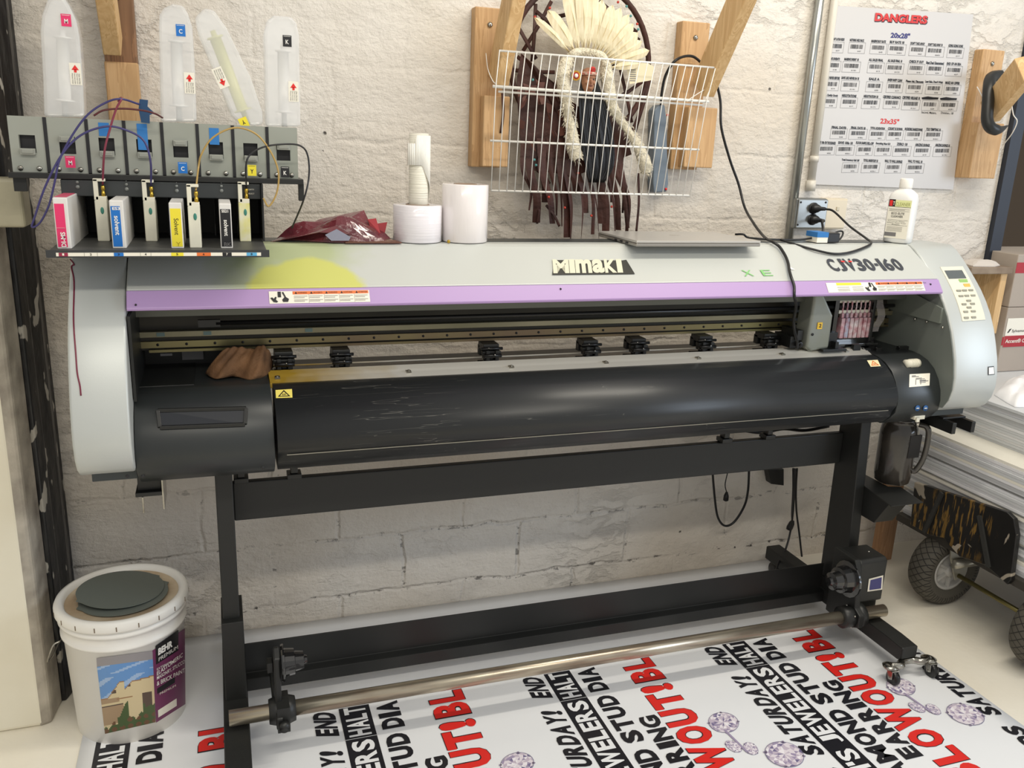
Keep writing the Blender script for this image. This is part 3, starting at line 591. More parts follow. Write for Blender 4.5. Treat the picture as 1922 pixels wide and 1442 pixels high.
# stand
LX0, LX1, RX0, RX1 = .268, .309, 2.193, 2.231
for x0, x1, q in ((LX0, LX1, 0), (RX0, RX1, 1)):
    mb = MB(); mb.prism([(-.445,.757),(-.350,.757),(-.362,.10),(-.490,.10)], x0, x1); lg = build('stand_leg', mb, M_blk_matte, PRN, bevel=.003)
    mb = MB(); mb.box(x0-.004, x1+.008, -.498, -.36, .10, .325) if q == 0 else mb.box(x0-.004, x1+.004, -.496, -.36, .10, .14); build('leg_shoe', mb, M_blk_matte, lg, bevel=.002)
    fx0, fx1 = (x0-.010, x1+.010) if q == 0 else (2.175, 2.240)
    if q: fx0, fx1 = 2.186, 2.244
    mb = MB(); mb.prism([(-.766,.098),(-.766,.062),(-.75,.052),(-.07,.052),(-.07,.102),(-.70,.102)], fx0, fx1); ft = build('stand_foot', mb, M_blk_matte, PRN, bevel=.004)
    for yc, front in ((-.772, 1), (-.11, 0)):
        cx = (fx0+fx1)/2
        if front:
            mb = MB(); mb.smooth = True
            P = spl([(cx-.072,yc,.052),(cx-.04,yc-.008,.052),(cx-.02,yc+.012,.048),(cx+.02,yc+.012,.048),(cx+.04,yc-.008,.052),(cx+.072,yc,.052)], 5)
            mb.tube(P, .011, 8); mb.lathe([(.021,0),(.023,.006),(.014,.010),(0,.010)], (cx-.072,yc,.046)); mb.lathe([(.021,0),(.023,.006),(.014,.010),(0,.010)], (cx+.072,yc,.046))
            br_ = build('caster_bracket', mb, M_chrome, ft)
            for s in (-1, 1):
                wx = cx+s*.072; wy = yc-.012
                mb = MB(); mb.prism([(wy-.014,.022),(wy+.0,.016),(wy+.012,.046),(wy-.012,.048)], wx-.013, wx-.0105); mb.prism([(wy-.014,.022),(wy+.0,.016),(wy+.012,.046),(wy-.012,.048)], wx+.0105, wx+.013); mb.box(wx-.013, wx+.013, wy-.013, wy+.013, .044, .048); fk = build('caster', mb, M_chrome, ft, bevel=.001)
                mb = S(); mb.lathe([(.012,-.009),(.020,-.009),(.0225,-.006),(.0225,.006),(.020,.009),(.012,.009)], (wx,wy-.006,.0228), (1,0,0), 24); build('wheel', mb, mat('caster_black', (22,22,22), .3), fk)
                mb = S(); mb.cyl((wx-.014,wy-.006,.0228),(wx+.014,wy-.006,.0228), .004); build('axle', mb, M_chrome, fk)
        else:
            for s in (-1, 1):
                mb = S(); mb.lathe([(.010,-.006),(.024,-.006),(.0258,-.003),(.0258,.003),(.024,.006),(.010,.006)], (cx+s*.014,yc,.026), (1,0,0), 24); build('caster', mb, mat('caster_black', (22,22,22), .3), ft)
mb = MB(); mb.prism([(-.500,.585),(-.455,.585),(-.455,.686),(-.500,.686)], LX1, RX0); mb2 = mb
bm_ = MB(); bm_.prism([(-.378,.546),(-.356,.546),(-.356,.651),(-.378,.651)], LX1, RX0); beam = build('cross_beam', bm_, M_blk_matte, PRN, bevel=.003)
mb = MB()
for px in (452, 552, 1360, 1440): 
    x = at(px, 892 if px < 700 else 825, Y=-.37).x; mb = MB(); mb.box(x-.018, x+.018, -.388, -.35, .651, .665); mb.box(x-.009, x+.009, -.383, -.355, .665, .760); build('beam_mount', mb, M_black, beam, bevel=.002)
# lower channel of the take-up
mb = MB(); mb.prism([(-.375,.186),(-.380,.186),(-.380,.098),(-.404,.092),(-.404,.056),(-.375,.056)], LX1+.008, 2.19); lc = build('lower_channel', mb, M_black, PRN, bevel=.0015)
# left take-up arm
PY, PZ = -.610, .130
SY, SZ = -.585, at(560,1240,Y=-.585).z
xa = at(513,1260,Y=SY).x; xb = xa+.016
mb = MB(); mb.prism([(-.53,.125),(-.53,.17),(-.548,.20),(-.558,SZ+.03),(SY,SZ+.048),(SY-.03,SZ+.03),(SY-.04,PZ+.02),(-.66,PZ+.01),(-.655,PZ-.025),(-.58,PZ-.03),(-.55,.10)], xa, xb); ta = build('takeup_arm', mb, M_black, PRN, bevel=.004)
mb = MB(); mb.box(xa-.015,xa-.0005,SY-.014,SY+.014,SZ-.016,SZ+.012); mb.box(xa-.004,xb+.004,-.56,-.395,.104,.128); build('arm_mount', mb, M_black, ta, bevel=.002)
def cone(x, sgn, sc, parent):
    mb = MB(); mb.lathe([(0,0),(.044*sc,0),(.046*sc,.003),(.046*sc,.007*sc),(.035*sc,.009*sc),(.032*sc,.032*sc),(.025*sc,.034*sc),(.022*sc,.054*sc),(.012*sc,.057*sc),(.010*sc,.063*sc),(0,.064*sc)], (x,SY,SZ), (sgn,0,0), 18)
    return build('spindle_cone', mb, M_blk_gloss, parent)
cone(xb+.003, 1, 1.0, ta)
mb = MB(); mb.smooth = True; cxm = at(530,1340,Y=PY).x; mb.lathe([(.030,0),(.036,.018),(.036,.046),(.030,.064)], (cxm-.032,PY,PZ), (1,0,0), 8); mb.smooth = False; mb.box(cxm-.014,cxm+.016,PY-.044,PY+.03,PZ-.034,PZ+.034); mb.smooth = True; mb.cyl((cxm+.001,PY-.044,PZ-.01),(cxm+.001,PY-.062,PZ-.01), .0125); build('pipe_clamp', mb, M_black, ta)
# right take-up unit, above the right foot
MX0, MX1 = at(1611,1090,Y=-.60).x, at(1658,1090,Y=-.60).x; MZ1 = at(1612,1055,Y=-.60).z; MZ0 = at(1612,1133,Y=-.60).z
mb = MB(); mb.prism([(-.50,MZ1),(-.50,.105),(-.582,.105),(-.582,MZ0),(-.60,MZ0),(-.60,MZ1-.01),(-.59,MZ1)], MX0, MX1+.006); mo = build('takeup_motor', mb, M_black, PRN, bevel=.006, bseg=3)
mb = MB(); mb.prism([(-.50,MZ1+.004),(-.50,.09),(-.60,.085),(-.65,PZ-.02),(-.65,PZ+.02),(-.625,PZ+.035),(-.612,MZ1-.03),(-.595,MZ1+.004)], MX0-.020, MX0); build('motor_plate', mb, M_blk_matte, mo, bevel=.003)
cone(MX0-.022, -1, 1.25, mo)
mb = MB(); yf = -.6015
A = at(1631,1087,Y=yf); B = at(1658,1080,Y=yf); Cc = at(1656,1107,Y=yf); D = at(1628,1111,Y=yf); mb.quad(A,B,Cc,D); mb.m = 1; e = (A+B+Cc+D)/4+Vector((0,-.0008,0)); mb.quad(*[e+(q-e)*.78+Vector((0,-.0008,0)) for q in (A,B,Cc,D)]); build('motor_label', mb, [M_label, mat('label_navy', (62, 62, 120), .4)], mo)
p = at(1612,1123,Y=-.615); mb = S(); mb.ball(p, .0035); build('indicator_light', mb, mat('led', (200, 205, 255), .2, emit=(190, 200, 255), estr=1.5), mo)
p = at(1627,1058,Y=-.55); p.z = MZ1; mb = S(); mb.ball(p, .004); build('screw', mb, M_chrome, mo)
xq = at(1576,1160,Y=PY).x; xr = at(1602,1155,Y=PY).x
mb = S(); mb.lathe([(.026,0),(.034,.004),(.034,.036),(.030,.040)], (xq,PY,PZ), (1,0,0), 20); mb.lathe([(.030,0),(.039,.006),(.039,.026),(.026,.03)], (xr,PY,PZ), (1,0,0), 20); build('pipe_collar', mb, M_black, mo)
for a in range(3): mb = S(); mb.ball((xq+.03,PY-.034*math.cos(a*1.4-.9),PZ+.034*math.sin(a*1.4-.9)), .0035); build('screw', mb, M_chrome, mo)
# bottle holder under the right housing
HZ = .500
hA, hB, hC, hD = [at(x, y, Z=HZ) for x, y in ((1622,912),(1673,950),(1733,943),(1690,914))]
mb = MB(); mb.add([hA, hB, hC, hD]+[q-Vector((0,0,.0025)) for q in (hA, hB, hC, hD)], [(0,1,2,3),(7,6,5,4),(0,4,5,1),(1,5,6,2),(2,6,7,3),(3,7,4,0)]); build('bottle_shelf', mb, M_blk_matte, PRN)
mb = MB(); mb.prism([(-.345,HZ-.004),(hB.y+.04,HZ-.004),(hB.y+.10,HZ-.105),(-.345,HZ-.105)], RX1, RX1+.075); bh = build('bottle_holder', mb, M_blk_matte, PRN, bevel=.002)
# brackets below each end
mb = MB(); mb.box(.100,.150,-.50,-.44,.70,.745); mb.box(.095,.155,-.515,-.42,.690,.70); mb.m = 1; mb.box(.152,.156,-.517,-.42,.655,.75); mb.box(.108,.112,-.517,-.512,.65,.69); build('end_bracket', mb, [M_black, M_chrome], PRN, bevel=.001)
mb = MB(); mb.box(2.40, 2.415, -.60, -.20, .705, .74); mb.box(2.475, 2.49, -.60, -.20, .705, .74); mb.box(2.40, 2.49, -.56, -.20, .74, .745); build('end_bracket', mb, M_black, PRN, bevel=.001)
def lump(name, poly, z0, h, m, parent=None, N=48, K=12, amp=.3, seed=1, flat=False, lift=0., kind=1., ex=2.6):
    """crumpled cloth or film: outline polygon (x, y) on a surface at z0, folded up to height h"""
    rnd = random.Random(seed); cx = sum(p[0] for p in poly)/len(poly); cy = sum(p[1] for p in poly)/len(poly)
    n = len(poly); out = []
    for i in range(N):
        t = i/N*n; a = int(t); f = t-a; p, q = poly[a % n], poly[(a+1) % n]; out.append((p[0]+(q[0]-p[0])*f, p[1]+(q[1]-p[1])*f))
    ph = [rnd.uniform(0, 6.28) for _ in range(10)]; fr = [rnd.uniform(2, 11) for _ in range(10)]
    ax = [rnd.uniform(-60, 60)*kind for _ in range(10)]; ay = [rnd.uniform(-60, 60)*kind for _ in range(10)]
    mb = MB(); mb.smooth = not flat; R = []
    for k in range(1, K+1):
        t = k/K; ring = []
        for i, (x, y) in enumerate(out):
            X = cx+(x-cx)*t; Y = cy+(y-cy)*t
            nz = sum(math.sin(ax[j]*X+ay[j]*Y+ph[j]) for j in range(6))/6
            nz2 = abs(math.sin(ax[7]*1.4*X+ay[8]*1.4*Y+ph[7]))
            z = h*(1-t**ex)*(1+amp*nz)+h*amp*.55*nz2*(1-t**6)+.003
            ring.append((X, Y, z0+max(z, .001)+lift*(1-t)))
        R.append(ring)
    R.append([(x, y, z0) for x, y in out])
    b = [(cx, cy, z0+h*1.05)]
    mb.rings(R, cap=False); c = len(mb.v); mb.v.append(Vector((cx, cy, z0+h*(1+.3*amp)+.003)))
    for i in range(N): mb.f.append([c, i, (i+1) % N]); mb.mi.append(0); mb.sm.append(mb.smooth)
    mb.f.append([K*N+i for i in range(N)][::-1]); mb.mi.append(0); mb.sm.append(False)
    return build(name, mb, m, parent)
def pz(pts, z): return [tuple(at(x, y, Z=z))[:2] for x, y in pts]

# ------------------------------------------------------------------ on and around the printer
mb = S(); TOPP = spl([(424,656,0),(445,652,0),(470,655,0),(492,648,0),(506,660,0)], 8); BOT = spl([(386,702,0),(405,711,0),(440,707,0),(470,713,0),(498,706,0),(512,690,0)], 8)
def along(P, u): k = u*(len(P)-1); i = min(int(k), len(P)-2); return P[i].lerp(P[i+1], k-i)
Gr = []
for j in range(17):
    v = j/16; row = []
    for i in range(41):
        u = i/40; t0, b0 = along(TOPP, u), along(BOT, u); A = at(t0.x, t0.y, Y=-.395); B = at(b0.x, b0.y, Z=.944); p = A.lerp(B, v)
        fold = math.sin(u*19+v*1.5)*.006*(.3+v)+math.sin(u*41+v*5)*.0025+math.sin(v*9+u*7)*.003*(1-v)
        p += Vector((0, -.7, .7))*(.010*math.sin(v*PI)+fold*(1-.75*max(0, v-.9)*10 if v > .9 else 1)); p.z = max(p.z, .9438); row.append(p)
    Gr.append(row)
mb.v = [p for r in Gr for p in r]
for j in range(16):
    for i in range(40): mb.f.append([j*41+i, j*41+i+1, (j+1)*41+i+1, (j+1)*41+i]); mb.mi.append(0); mb.sm.append(True)
rag = build('rag', mb, mat('brown_cloth', (130, 94, 62), .85, var=(96, 68, 44), vscale=20, bump=.3, bscale=200), solid=.003)
tag(rag, 'crumpled brown shop rag lying on the left black end of the printer', 'rag')
ZT = 1.2578
# stretch film rolls
def roll(name, cx, cy, r, z0, z1, label, m, hole=.030):
    t = thing(name, label, 'roll', (cx, cy, z0))
    mb = S(); mb.lathe([(hole, 0), (r-.002, 0), (r, .002), (r, z1-z0-.002), (r-.002, z1-z0), (hole, z1-z0), (hole, 0)], (cx, cy, z0), seg=48, cap=False); build('wrapped_roll', mb, m, t)
    mb = S(); mb.lathe([(hole-.004, .001), (hole, .001), (hole, z1-z0+.001), (hole-.004, z1-z0+.001), (hole-.004, .001)], (cx, cy, z0), seg=32, cap=False); build('core', mb, mat('card_core', (150, 130, 112), .8), t); return t
M_film = mat('film_wrap', (238, 234, 240), .16, coat=.6, bump=.16, bscale=6, vstretch=(1, 1, 30))
M_film2 = mat('film_wrap_plain', (240, 234, 234), .2, coat=.6, bump=.12, bscale=7, vstretch=(6, 6, 1))
p1 = at(783, 455, Y=-.325); p2 = at(871, 455, Y=-.325)
roll('film_roll', p1.x, -.325, .0625, ZT, 1.350, 'shorter shrink-wrapped white roll with a paper tube standing in its middle', M_film)
roll('label_roll', p2.x, -.325, .0605, ZT, 1.404, 'taller wrapped pinkish white roll at the right of the shorter one', M_film2)
t = thing('paper_tube', 'narrow rolled white ribbed paper standing upright in the shorter wrapped roll', 'paper roll', (p1.x+.002, -.325, ZT+.005))
mb = S(); mb.lathe([(.018, 0), (.0245, 0), (.0245, .262), (.018, .262), (.018, 0)], (p1.x+.002, -.325, ZT+.005), seg=32, cap=False); build('tube', mb, mat('ribbed_paper', (236, 232, 218), .6, bump=.5, bscale=1.5, vstretch=(1, 1, 150)), t)
mb = S(); K = 26; R1 = []; 
for k in range(K):   # loose outer leaf with a slanted lower edge
    a = -2.7+k/(K-1)*3.6; r_ = .0275+.002*math.sin(k*.5)+(.007 if k < 4 else 0)*(1-k/4); zt = ZT+.262-(.02 if k < 5 else 0); zb = ZT+.19-(.0)*(k)-.13*max(0, (k/(K-1)-.35)/.65)
    c = Vector((p1.x+.002, -.325, 0)); R1.append([c+Vector((math.cos(a)*r_, math.sin(a)*r_, zb)), c+Vector((math.cos(a)*r_, math.sin(a)*r_, zt))])
for a, b in zip(R1, R1[1:]): mb.quad(a[0], b[0], b[1], a[1])
build('loose_leaf', mb, mat('paper_leaf', (244, 242, 234), .6), t, solid=.0006)
mb = S(); q = at(842, 457, Y=-.375); mb.lathe([(.004,0),(.004,.006),(.0025,.008),(0,.008)], (q.x, -.375, ZT)); o = build('brass_cap', mb, mat('brass', (190, 160, 70), .3, metal=1)); tag(o, 'tiny brass cap between the two wrapped rolls', 'cap')
# anti-static bags
M_bag = mat('bag_maroon', (112, 48, 56), .18, var=(84, 36, 44), vscale=18, bump=.6, bscale=28, coat=.5)
b1 = thing('film_bag', 'crumpled shiny maroon plastic bags heaped beside the rolls', 'plastic bag', (.58, -.33, ZT))
lump('bag_body', [(.575,-.375),(.64,-.385),(.70,-.38),(.725,-.34),(.70,-.29),(.63,-.27),(.54,-.275),(.48,-.29),(.44,-.31),(.50,-.34)], ZT, .040, M_bag, b1, seed=11, amp=.5, flat=True, N=34, K=7)
mb = MB(); A = at(505,456,Y=-.34); P = [at(x, y, Y=Y_) for x, y, Y_ in ((506,455,-.34),(545,437,-.30),(600,412,-.29),(650,402,-.29),(683,395,-.30),(692,414,-.32),(712,446,-.35),(650,440,-.38),(600,436,-.38),(560,444,-.37))]
c = at(630,424,Y=-.36); mb.add(P+[c], [(i, (i+1) % len(P), len(P)) for i in range(len(P))]); build('bag_flap', mb, M_bag, b1, solid=.0015)
mb = MB(); P = [at(x, y, Y=Y_) for x, y, Y_ in ((690,412,-.33),(706,410,-.33),(714,438,-.36),(700,442,-.35))]; mb.quad(*P); P = [at(x, y, Y=-.34) for x, y in ((706,420),(727,417),(722,438),(712,440))]; mb.quad(*P); build('bag_corner', mb, mat('bag_red', (160, 52, 58), .2, coat=.4), b1, solid=.001)
mb = MB(); P = [at(x, y, Y=-.386) for x, y in ((632,430),(658,445),(655,452),(622,452),(610,441))]; mb.add(P, [(0,1,2,3,4)]); build('silver_corner', mb, mat('bag_silver', (170, 172, 190), .25, metal=.7), b1, solid=.0008)
b2 = lump('flat_bag', [(.60,-.386),(.74,-.386),(.735,-.34),(.68,-.30),(.58,-.33)], ZT, .005, mat('bag_bronze', (120, 84, 72), .2, metal=.4, bump=.4, bscale=60), seed=5, flat=True, amp=.6, N=24, K=5)
tag(b2, 'flat bronze-red glossy bag under the heap, next to the shorter roll', 'plastic bag')
# laptop
lx, ly = 1.545, -.325
t = thing('laptop', 'closed silver laptop lying across the top of the printer, overhanging its front', 'laptop', (1.55, -.325, ZT))
mb = MB(); mb.box(1.358, 1.744, -.450, -.200, ZT, ZT+.009); build('base', mb, mat('laptop_base', (158, 154, 148), .35, metal=.6), t, bevel=.0025)
mb = MB(); mb.box(1.358, 1.744, -.450, -.200, ZT+.0095, ZT+.016); lid = build('lid', mb, mat('laptop_lid', (192, 189, 184), .3, metal=.3), t, bevel=.002)
mb = MB(); 
for k in range(3): y = -.40+k*.035; mb.box(1.3565, 1.3585, y, y+.014, ZT+.002, ZT+.007)
build('port', mb, M_ink, t)
mb = MB(); mb.text('DELL', (1.535,-.315,ZT+.0163), (1,0,0), (0,1,0), .03, .012, .0); build('lid_logo', mb, mat('logo_chrome', (220, 218, 214), .15, metal=1), lid)
# cleaner bottle
bx, by = at(1684, 453, Y=-.33).x, -.33; fd = Vector((CAM_POS.x-bx, CAM_POS.y-by, 0)).normalized(); fd = (fd+Vector((-.25,.15,0))).normalized(); sd = Vector((-fd.y, fd.x, 0))
t = thing('cleaner_bottle', 'white square-shouldered plastic bottle of eco cleaner on the printer top', 'bottle', (bx, by, ZT))
def sqr(w_, d_, z, n=28, e=.55):
    out = []
    for i in range(n):
        a = 2*PI*i/n; cx_, sy_ = math.cos(a), math.sin(a)
        out.append(Vector((bx, by, z))+sd*(w_*math.copysign(abs(cx_)**e, cx_))+fd*(d_*math.copysign(abs(sy_)**e, sy_)))
    return out
mb = S(); Z = ZT; mb.rings([sqr(.036,.026,Z), sqr(.040,.030,Z+.004), sqr(.041,.031,Z+.02), sqr(.041,.031,Z+.135), sqr(.038,.029,Z+.148,e=.7), sqr(.028,.024,Z+.158,e=.85), sqr(.018,.018,Z+.164,e=1), sqr(.016,.016,Z+.176,e=1)]); build('body', mb, mat('hdpe', (238, 238, 236), .35, trans=.0, var=(232,232,230), vscale=4), t)
mb = S(); mb.lathe([(.0185,0),(.0195,.003),(.0190,.026),(.017,.030),(0,.030)], (bx, by, Z+.166), seg=24); build('cap', mb, M_white, t)
def bl(a, b_): return Vector((bx, by, Z+.012))+sd*(a-.033)*-1*(-1)+fd*.0318+Vector((0,0,b_))
mb = MB(); f = lambda x0, x1, y0, y1, k=0: mb.quad(*[Vector((bx, by, Z+.014))+sd*(x-.033)+fd*(.0316+.0003*k)+Vector((0,0,y)) for x, y in ((x0,y0),(x1,y0),(x1,y1),(x0,y1))])
f(0,.066,0,.118); mb.m = 3; f(.019,.066,.096,.116,1); mb.m = 1; f(0,.019,.096,.118,1); mb.m = 2; f(.002,.011,.098,.115,2); mb.m = 4; f(.0,.034,.006,.018,1)
mb.m = 1; f(.019,.066,.0955,.0965,2)
for y in (.089,.083,.056,.040): f(.003,.063,y,y+.0006,2)
mb.m = 5
for y in (.086,.034,.030,.026,.022): f(.004,.050,y,y+.0018,2)
mb.m = 1; tw = lambda s, x, y, w_, h_, bo=0.: mb.text(s, Vector((bx, by, Z+.014+y))+sd*(x-.033)+fd*.0326, sd, (0,0,1), w_, h_, bo)
tw('ECO ELITE', .012, .073, .038, .0065, .01); tw('CLEANER', .012, .064, .035, .0065, .01); tw('Removes Ink, Mildewy', .005, .050, .050, .0035); tw('Solvents, Metals, Screen', .003, .0455, .056, .0032); tw('Printers', .018, .041, .022, .0032)
mb.m = 6; tw('CLEANER', .021, .1, .042, .010, .0); mb.m = 0; tw('T', .0125, .101, .005, .011, .03)
build('bottle_label', mb, [M_label, M_ink, M_red, mat('label_lime', (228, 232, 170), .5), M_greyp, mat('fine_text', (190,186,176), .5), mat('olive_print', (160, 160, 96), .5)], t)
# waste bottle under the right end
wx, wy = at(1672, 905, Y=-.455).x, -.455
t = thing('waste_bottle', 'smoky brown translucent waste ink bottle with handle standing on the holder', 'bottle', (wx, wy, .501))
mb = S(); mb.lathe([(.045,0),(.053,.006),(.0565,.03),(.0575,.170),(.054,.19),(.047,.200),(.047,.212),(.051,.214),(.051,.219),(.047,.221),(.047,.235)], (wx, wy, .5005), seg=40); build('body', mb, mat('smoky', (40, 38, 36), .2, var=(72, 66, 60), vscale=9, vstretch=(1,1,.5), coat=.5), t)
mb = S(); mb.tube(spl([(wx+.035,wy-.040,.705),(wx+.050,wy-.058,.700),(wx+.056,wy-.064,.67),(wx+.054,wy-.062,.60),(wx+.042,wy-.052,.555),(wx+.03,wy-.045,.55)], 6), .009, 10); build('handle', mb, mat('smoky2', (62, 58, 54), .18, coat=.5), t)
mb = MB(); c = Vector((wx+.012, wy-.0575, .625)); mb.box(c.x-.02, c.x+.025, c.y-.001, c.y+.004, .60, .675); build('handle_recess', mb, mat('recess_dark', (24, 22, 22), .4), t)
# take-up pipe
o = S(); o.cyl((at(430,1352,Y=PY).x,PY,PZ),(MX1+.012,PY,PZ), .0195, seg=40); o = build('takeup_pipe', o, M_pipe); tag(o, 'long worn steel pipe held low across the front of the printer stand', 'pipe')
mb = S()
# ------------------------------------------------------------------ ink station and refill rack
YS = -.60
t = thing('ink_station', 'black ink cartridge tray with a numbered strip, above the left end of the printer', 'ink tray', (.19, -.5, 1.2582))
ax0 = at(90, 475, Y=YS).x; ax1 = at(502, 485, Y=YS).x
mb = MB(); mb.prism([(YS,1.2583),(YS,1.2665),(-.40,1.270),(-.395,1.2583)], ax0, ax1); tray = build('tray', mb, mat('tray_grey', (66, 67, 66), .5, var=(78, 78, 76), vscale=12), t, bevel=.002)
mb = MB(); mb.box(ax0-.003, ax1+.004, YS-.006, YS, 1.2535, 1.2685)
mb.m = 1; z0_, z1_ = 1.2565, 1.2635; mb.box(at(106,475,Y=YS).x, at(490,485,Y=YS).x, YS-.0068, YS-.006, z0_, z1_)
segs = [('1',(112,129),2),('2',(160,184),-1),('3',(215,233),3),('4',(265,284),-1),('5',(322,345),4),('6',(370,396),5),('7',(418,435),6),('8',(463,482),7)]
for s, (a, b), mi in segs:
    xa, xb = at(a, 482, Y=YS).x, at(b, 482, Y=YS).x; 
    if mi > 0: mb.m = mi; mb.box(xa, xb, YS-.0074, YS-.0068, z0_, z1_)
    else: mb.m = 8; mb.box(xa-.0004, xa, YS-.0074, YS-.0068, z0_, z1_); mb.box(xb, xb+.0004, YS-.0074, YS-.0068, z0_, z1_)
    mb.m = 6 if s not in '17' else 1; mb.text(s, ((xa+xb)/2-.002, YS-.0078, 1.258), (1,0,0), (0,0,1), .0035, .0045, .02)
build('number_strip', mb, [mat('strip_dark', (52, 54, 56), .5), M_label, mat('maroon_tag', (150, 34, 70), .5), M_blue, M_yellow, M_orange, M_ink, mat('sky_tag', (90, 170, 216), .5), M_greyp], tray, bevel=0)
mb = MB(); bx0 = at(122, 400, Y=-.41).x; bx1 = at(490, 400, Y=-.41).x; mb.box(bx0, bx1+.004, -.285, -.275, 1.2705, 1.398); mb.box(bx1, bx1+.004, -.46, -.275, 1.2705, 1.398); mb.box(bx0-.002, bx0+.002, -.40, -.275, 1.2705, 1.398); mb.box(bx0, bx1, -.42, -.275, 1.39, 1.398); mb.box(bx0, bx1, -.40, -.275, 1.2583, 1.2705)
for k in range(1, 8): x = bx0+(bx1-bx0)*k/8; mb.box(x-.0015, x+.0015, -.33, -.275, 1.27, 1.39)
build('slot_housing', mb, mat('slot_black', (20, 21, 22), .5), t)
mb = MB(); mb.box(bx0, bx1, -.432, -.42, 1.363, 1.3975); pn = build('indicator_panel', mb, mat('panel_slate', (54, 58, 60), .4), t, bevel=.002)
mb = S(); 
for px, py in ((146,351),(238,355),(332,358),(416,358)):
    p = at(px, py, Y=-.433); mb.cyl(p, p+Vector((0,-.001,0)), .004, seg=12); q = p+Vector((0,0,.010)); mb.cyl(q, q+Vector((0,-.001,0)), .003, seg=12); q = p+Vector((0,0,.017)); mb.cyl(q, q+Vector((0,-.001,0)), .0012, seg=8)
build('indicator', mb, mat('led_grey', (130, 134, 132), .4), pn)
mb = MB(); p = at(466, 358, Y=-.4335); mb.text('EMPTY', p+Vector((0,0,.001)), (1,0,0), (0,0,1), .013, .003, 0); mb.text('SELECT', p+Vector((0,0,-.008)), (1,0,0), (0,0,1), .013, .003, 0); build('panel_print', mb, M_label, pn)
# cartridges
def cartridge(px, w_, yf, dep, h_, label, mcol, title, side=True, white=.0, txt2=None, ital=0.):
    x = at(px, 470, Y=yf).x; z = 1.2665+(yf-YS)*.0175
    t = thing('ink_cartridge', label, 'ink cartridge', (x, yf, z), 'solvent ink cartridges')
    mb = MB(); mb.box(x, x+w_, yf, yf+dep, z, z+h_); build('case', mb, mat('cart_white', (232, 230, 226), .45, var=(214, 212, 210), vscale=8), t, bevel=.002)
    mb = MB(); mb.box(x+w_*.08, x+w_*(.74 if white else .92), yf-.0008, yf, z+.004, z+h_-.012); 
    mb.m = 1
    for s, fr, fs, bo in title: mb.text(s, (x+w_*(.28 if white else .34), yf-.0014, z+h_*(fr[1])), (0,0,-1), (1,0,0), h_*(fr[1]-fr[0]), w_*.36*fs, bo)
    if txt2: mb.text(txt2, (x+w_*.2, yf-.0014, z+h_*.80), (1,0,0), (0,0,1), w_*.55, .006, .03)
    build('front_label', mb, [mcol, M_white if mcol is not M_yellow else M_ink], t); return t
c = cartridge(108, .0265, -.572, .262, .102, 'pink-fronted ink cartridge in slot 1, leftmost on the tray', M_pink, [], white=1)
mb = MB(); x = at(108, 470, Y=-.572).x; mb.text('DI-MS', (x+.0175, -.5745, 1.271), (0,0,1), (-1,0,0), .030, .009, .03); mb.box(x+.003, x+.018, -.5742, -.573, 1.309, 1.3093); build('lettering', mb, M_white, c)
mb = MB(); mb.box(x+.002, x+.024, -.56, -.44, 1.3692, 1.3700); build('top_label', mb, mat('pink_top', (206, 84, 112), .5), c)
cartridge(212, .0265, -.565, .205, .098, 'blue-fronted ink cartridge in slot 3 of the tray', M_blue, [('solvent', (.28, .68), 1, .02)], white=1, txt2='ES3')
c = cartridge(322, .0250, -.565, .16, .095, 'yellow-fronted ink cartridge in slot 5 of the tray', M_yellow, [('Solvent', (.30, .66), 1, .0)])
mb = MB(); x = at(322, 470, Y=-.565).x; mb.text('Y', (x+.010, -.567, 1.272), (1,0,0), (0,0,1), .009, .009, -.01); build('lettering', mb, mat('olive_ink', (170, 150, 30), .5), c)
c = cartridge(415, .0245, -.565, .16, .095, 'black-fronted ink cartridge in slot 7 of the tray', M_ink, [('solvent', (.28, .64), 1, .02)], txt2='SS21')
mb = MB(); x = at(415, 470, Y=-.565).x; mb.text('BK', (x+.007, -.567, 1.272), (1,0,0), (0,0,1), .014, .008, .0); build('lettering', mb, M_greyp, c)
def refill(px, yf, label, stain=0):
    x = at(px, 455, Y=yf).x; z = 1.2665+(yf-YS)*.0175; w_ = .024
    t = thing('refill_cartridge', label, 'refill cartridge', (x, yf, z), 'white refill cartridges')
    mb = MB(); mb.box(x, x+w_, yf, yf+.06, z, z+.088); build('case', mb, mat('refill_white%d' % stain, (226, 224, 206), .4, var=[(216, 214, 198), (220, 214, 110)][stain], vscale=26), t, bevel=.002)
    mb = MB(); mb.box(x, x+.009, yf, yf+.014, z+.088, z+.132); mb.box(x, x+.024, yf, yf+.014, z+.127, z+.133); mb.box(x+.003, x+.024, yf, yf+.02, z+.086, z+.096); build('hook', mb, M_cream, t, bevel=.001)
    mb = S(); mb.lathe([(.0045,0),(.0045,.008),(.0035,.009),(.0035,.013),(.0045,.014),(.0045,.021),(.002,.023)], (x+.0185, yf+.006, z+.096), seg=6); build('brass_fitting', mb, mat('brass', (190, 160, 70), .3, metal=1), t)
    mb = S(); mb.ball((x+.014, yf-.0005, z+.066), .005, (.7,.2,1.5)); build('green_mark', mb, mat('green_ink', (60, 130, 116), .4), t)
    return Vector((x+.0185, yf+.006, z+.118))
f1 = refill(184, -.455, 'plain white refill cartridge with a hook, in slot 2 behind the pink one')
f2 = refill(274, -.455, 'plain white refill cartridge with a hook, in slot 4 right of the blue one')
f3 = refill(356, -.560, 'white refill cartridge pulled forward, right beside the yellow-fronted cartridge')
f4 = refill(451, -.455, 'yellow-stained white refill cartridge, rightmost on the tray', 1)
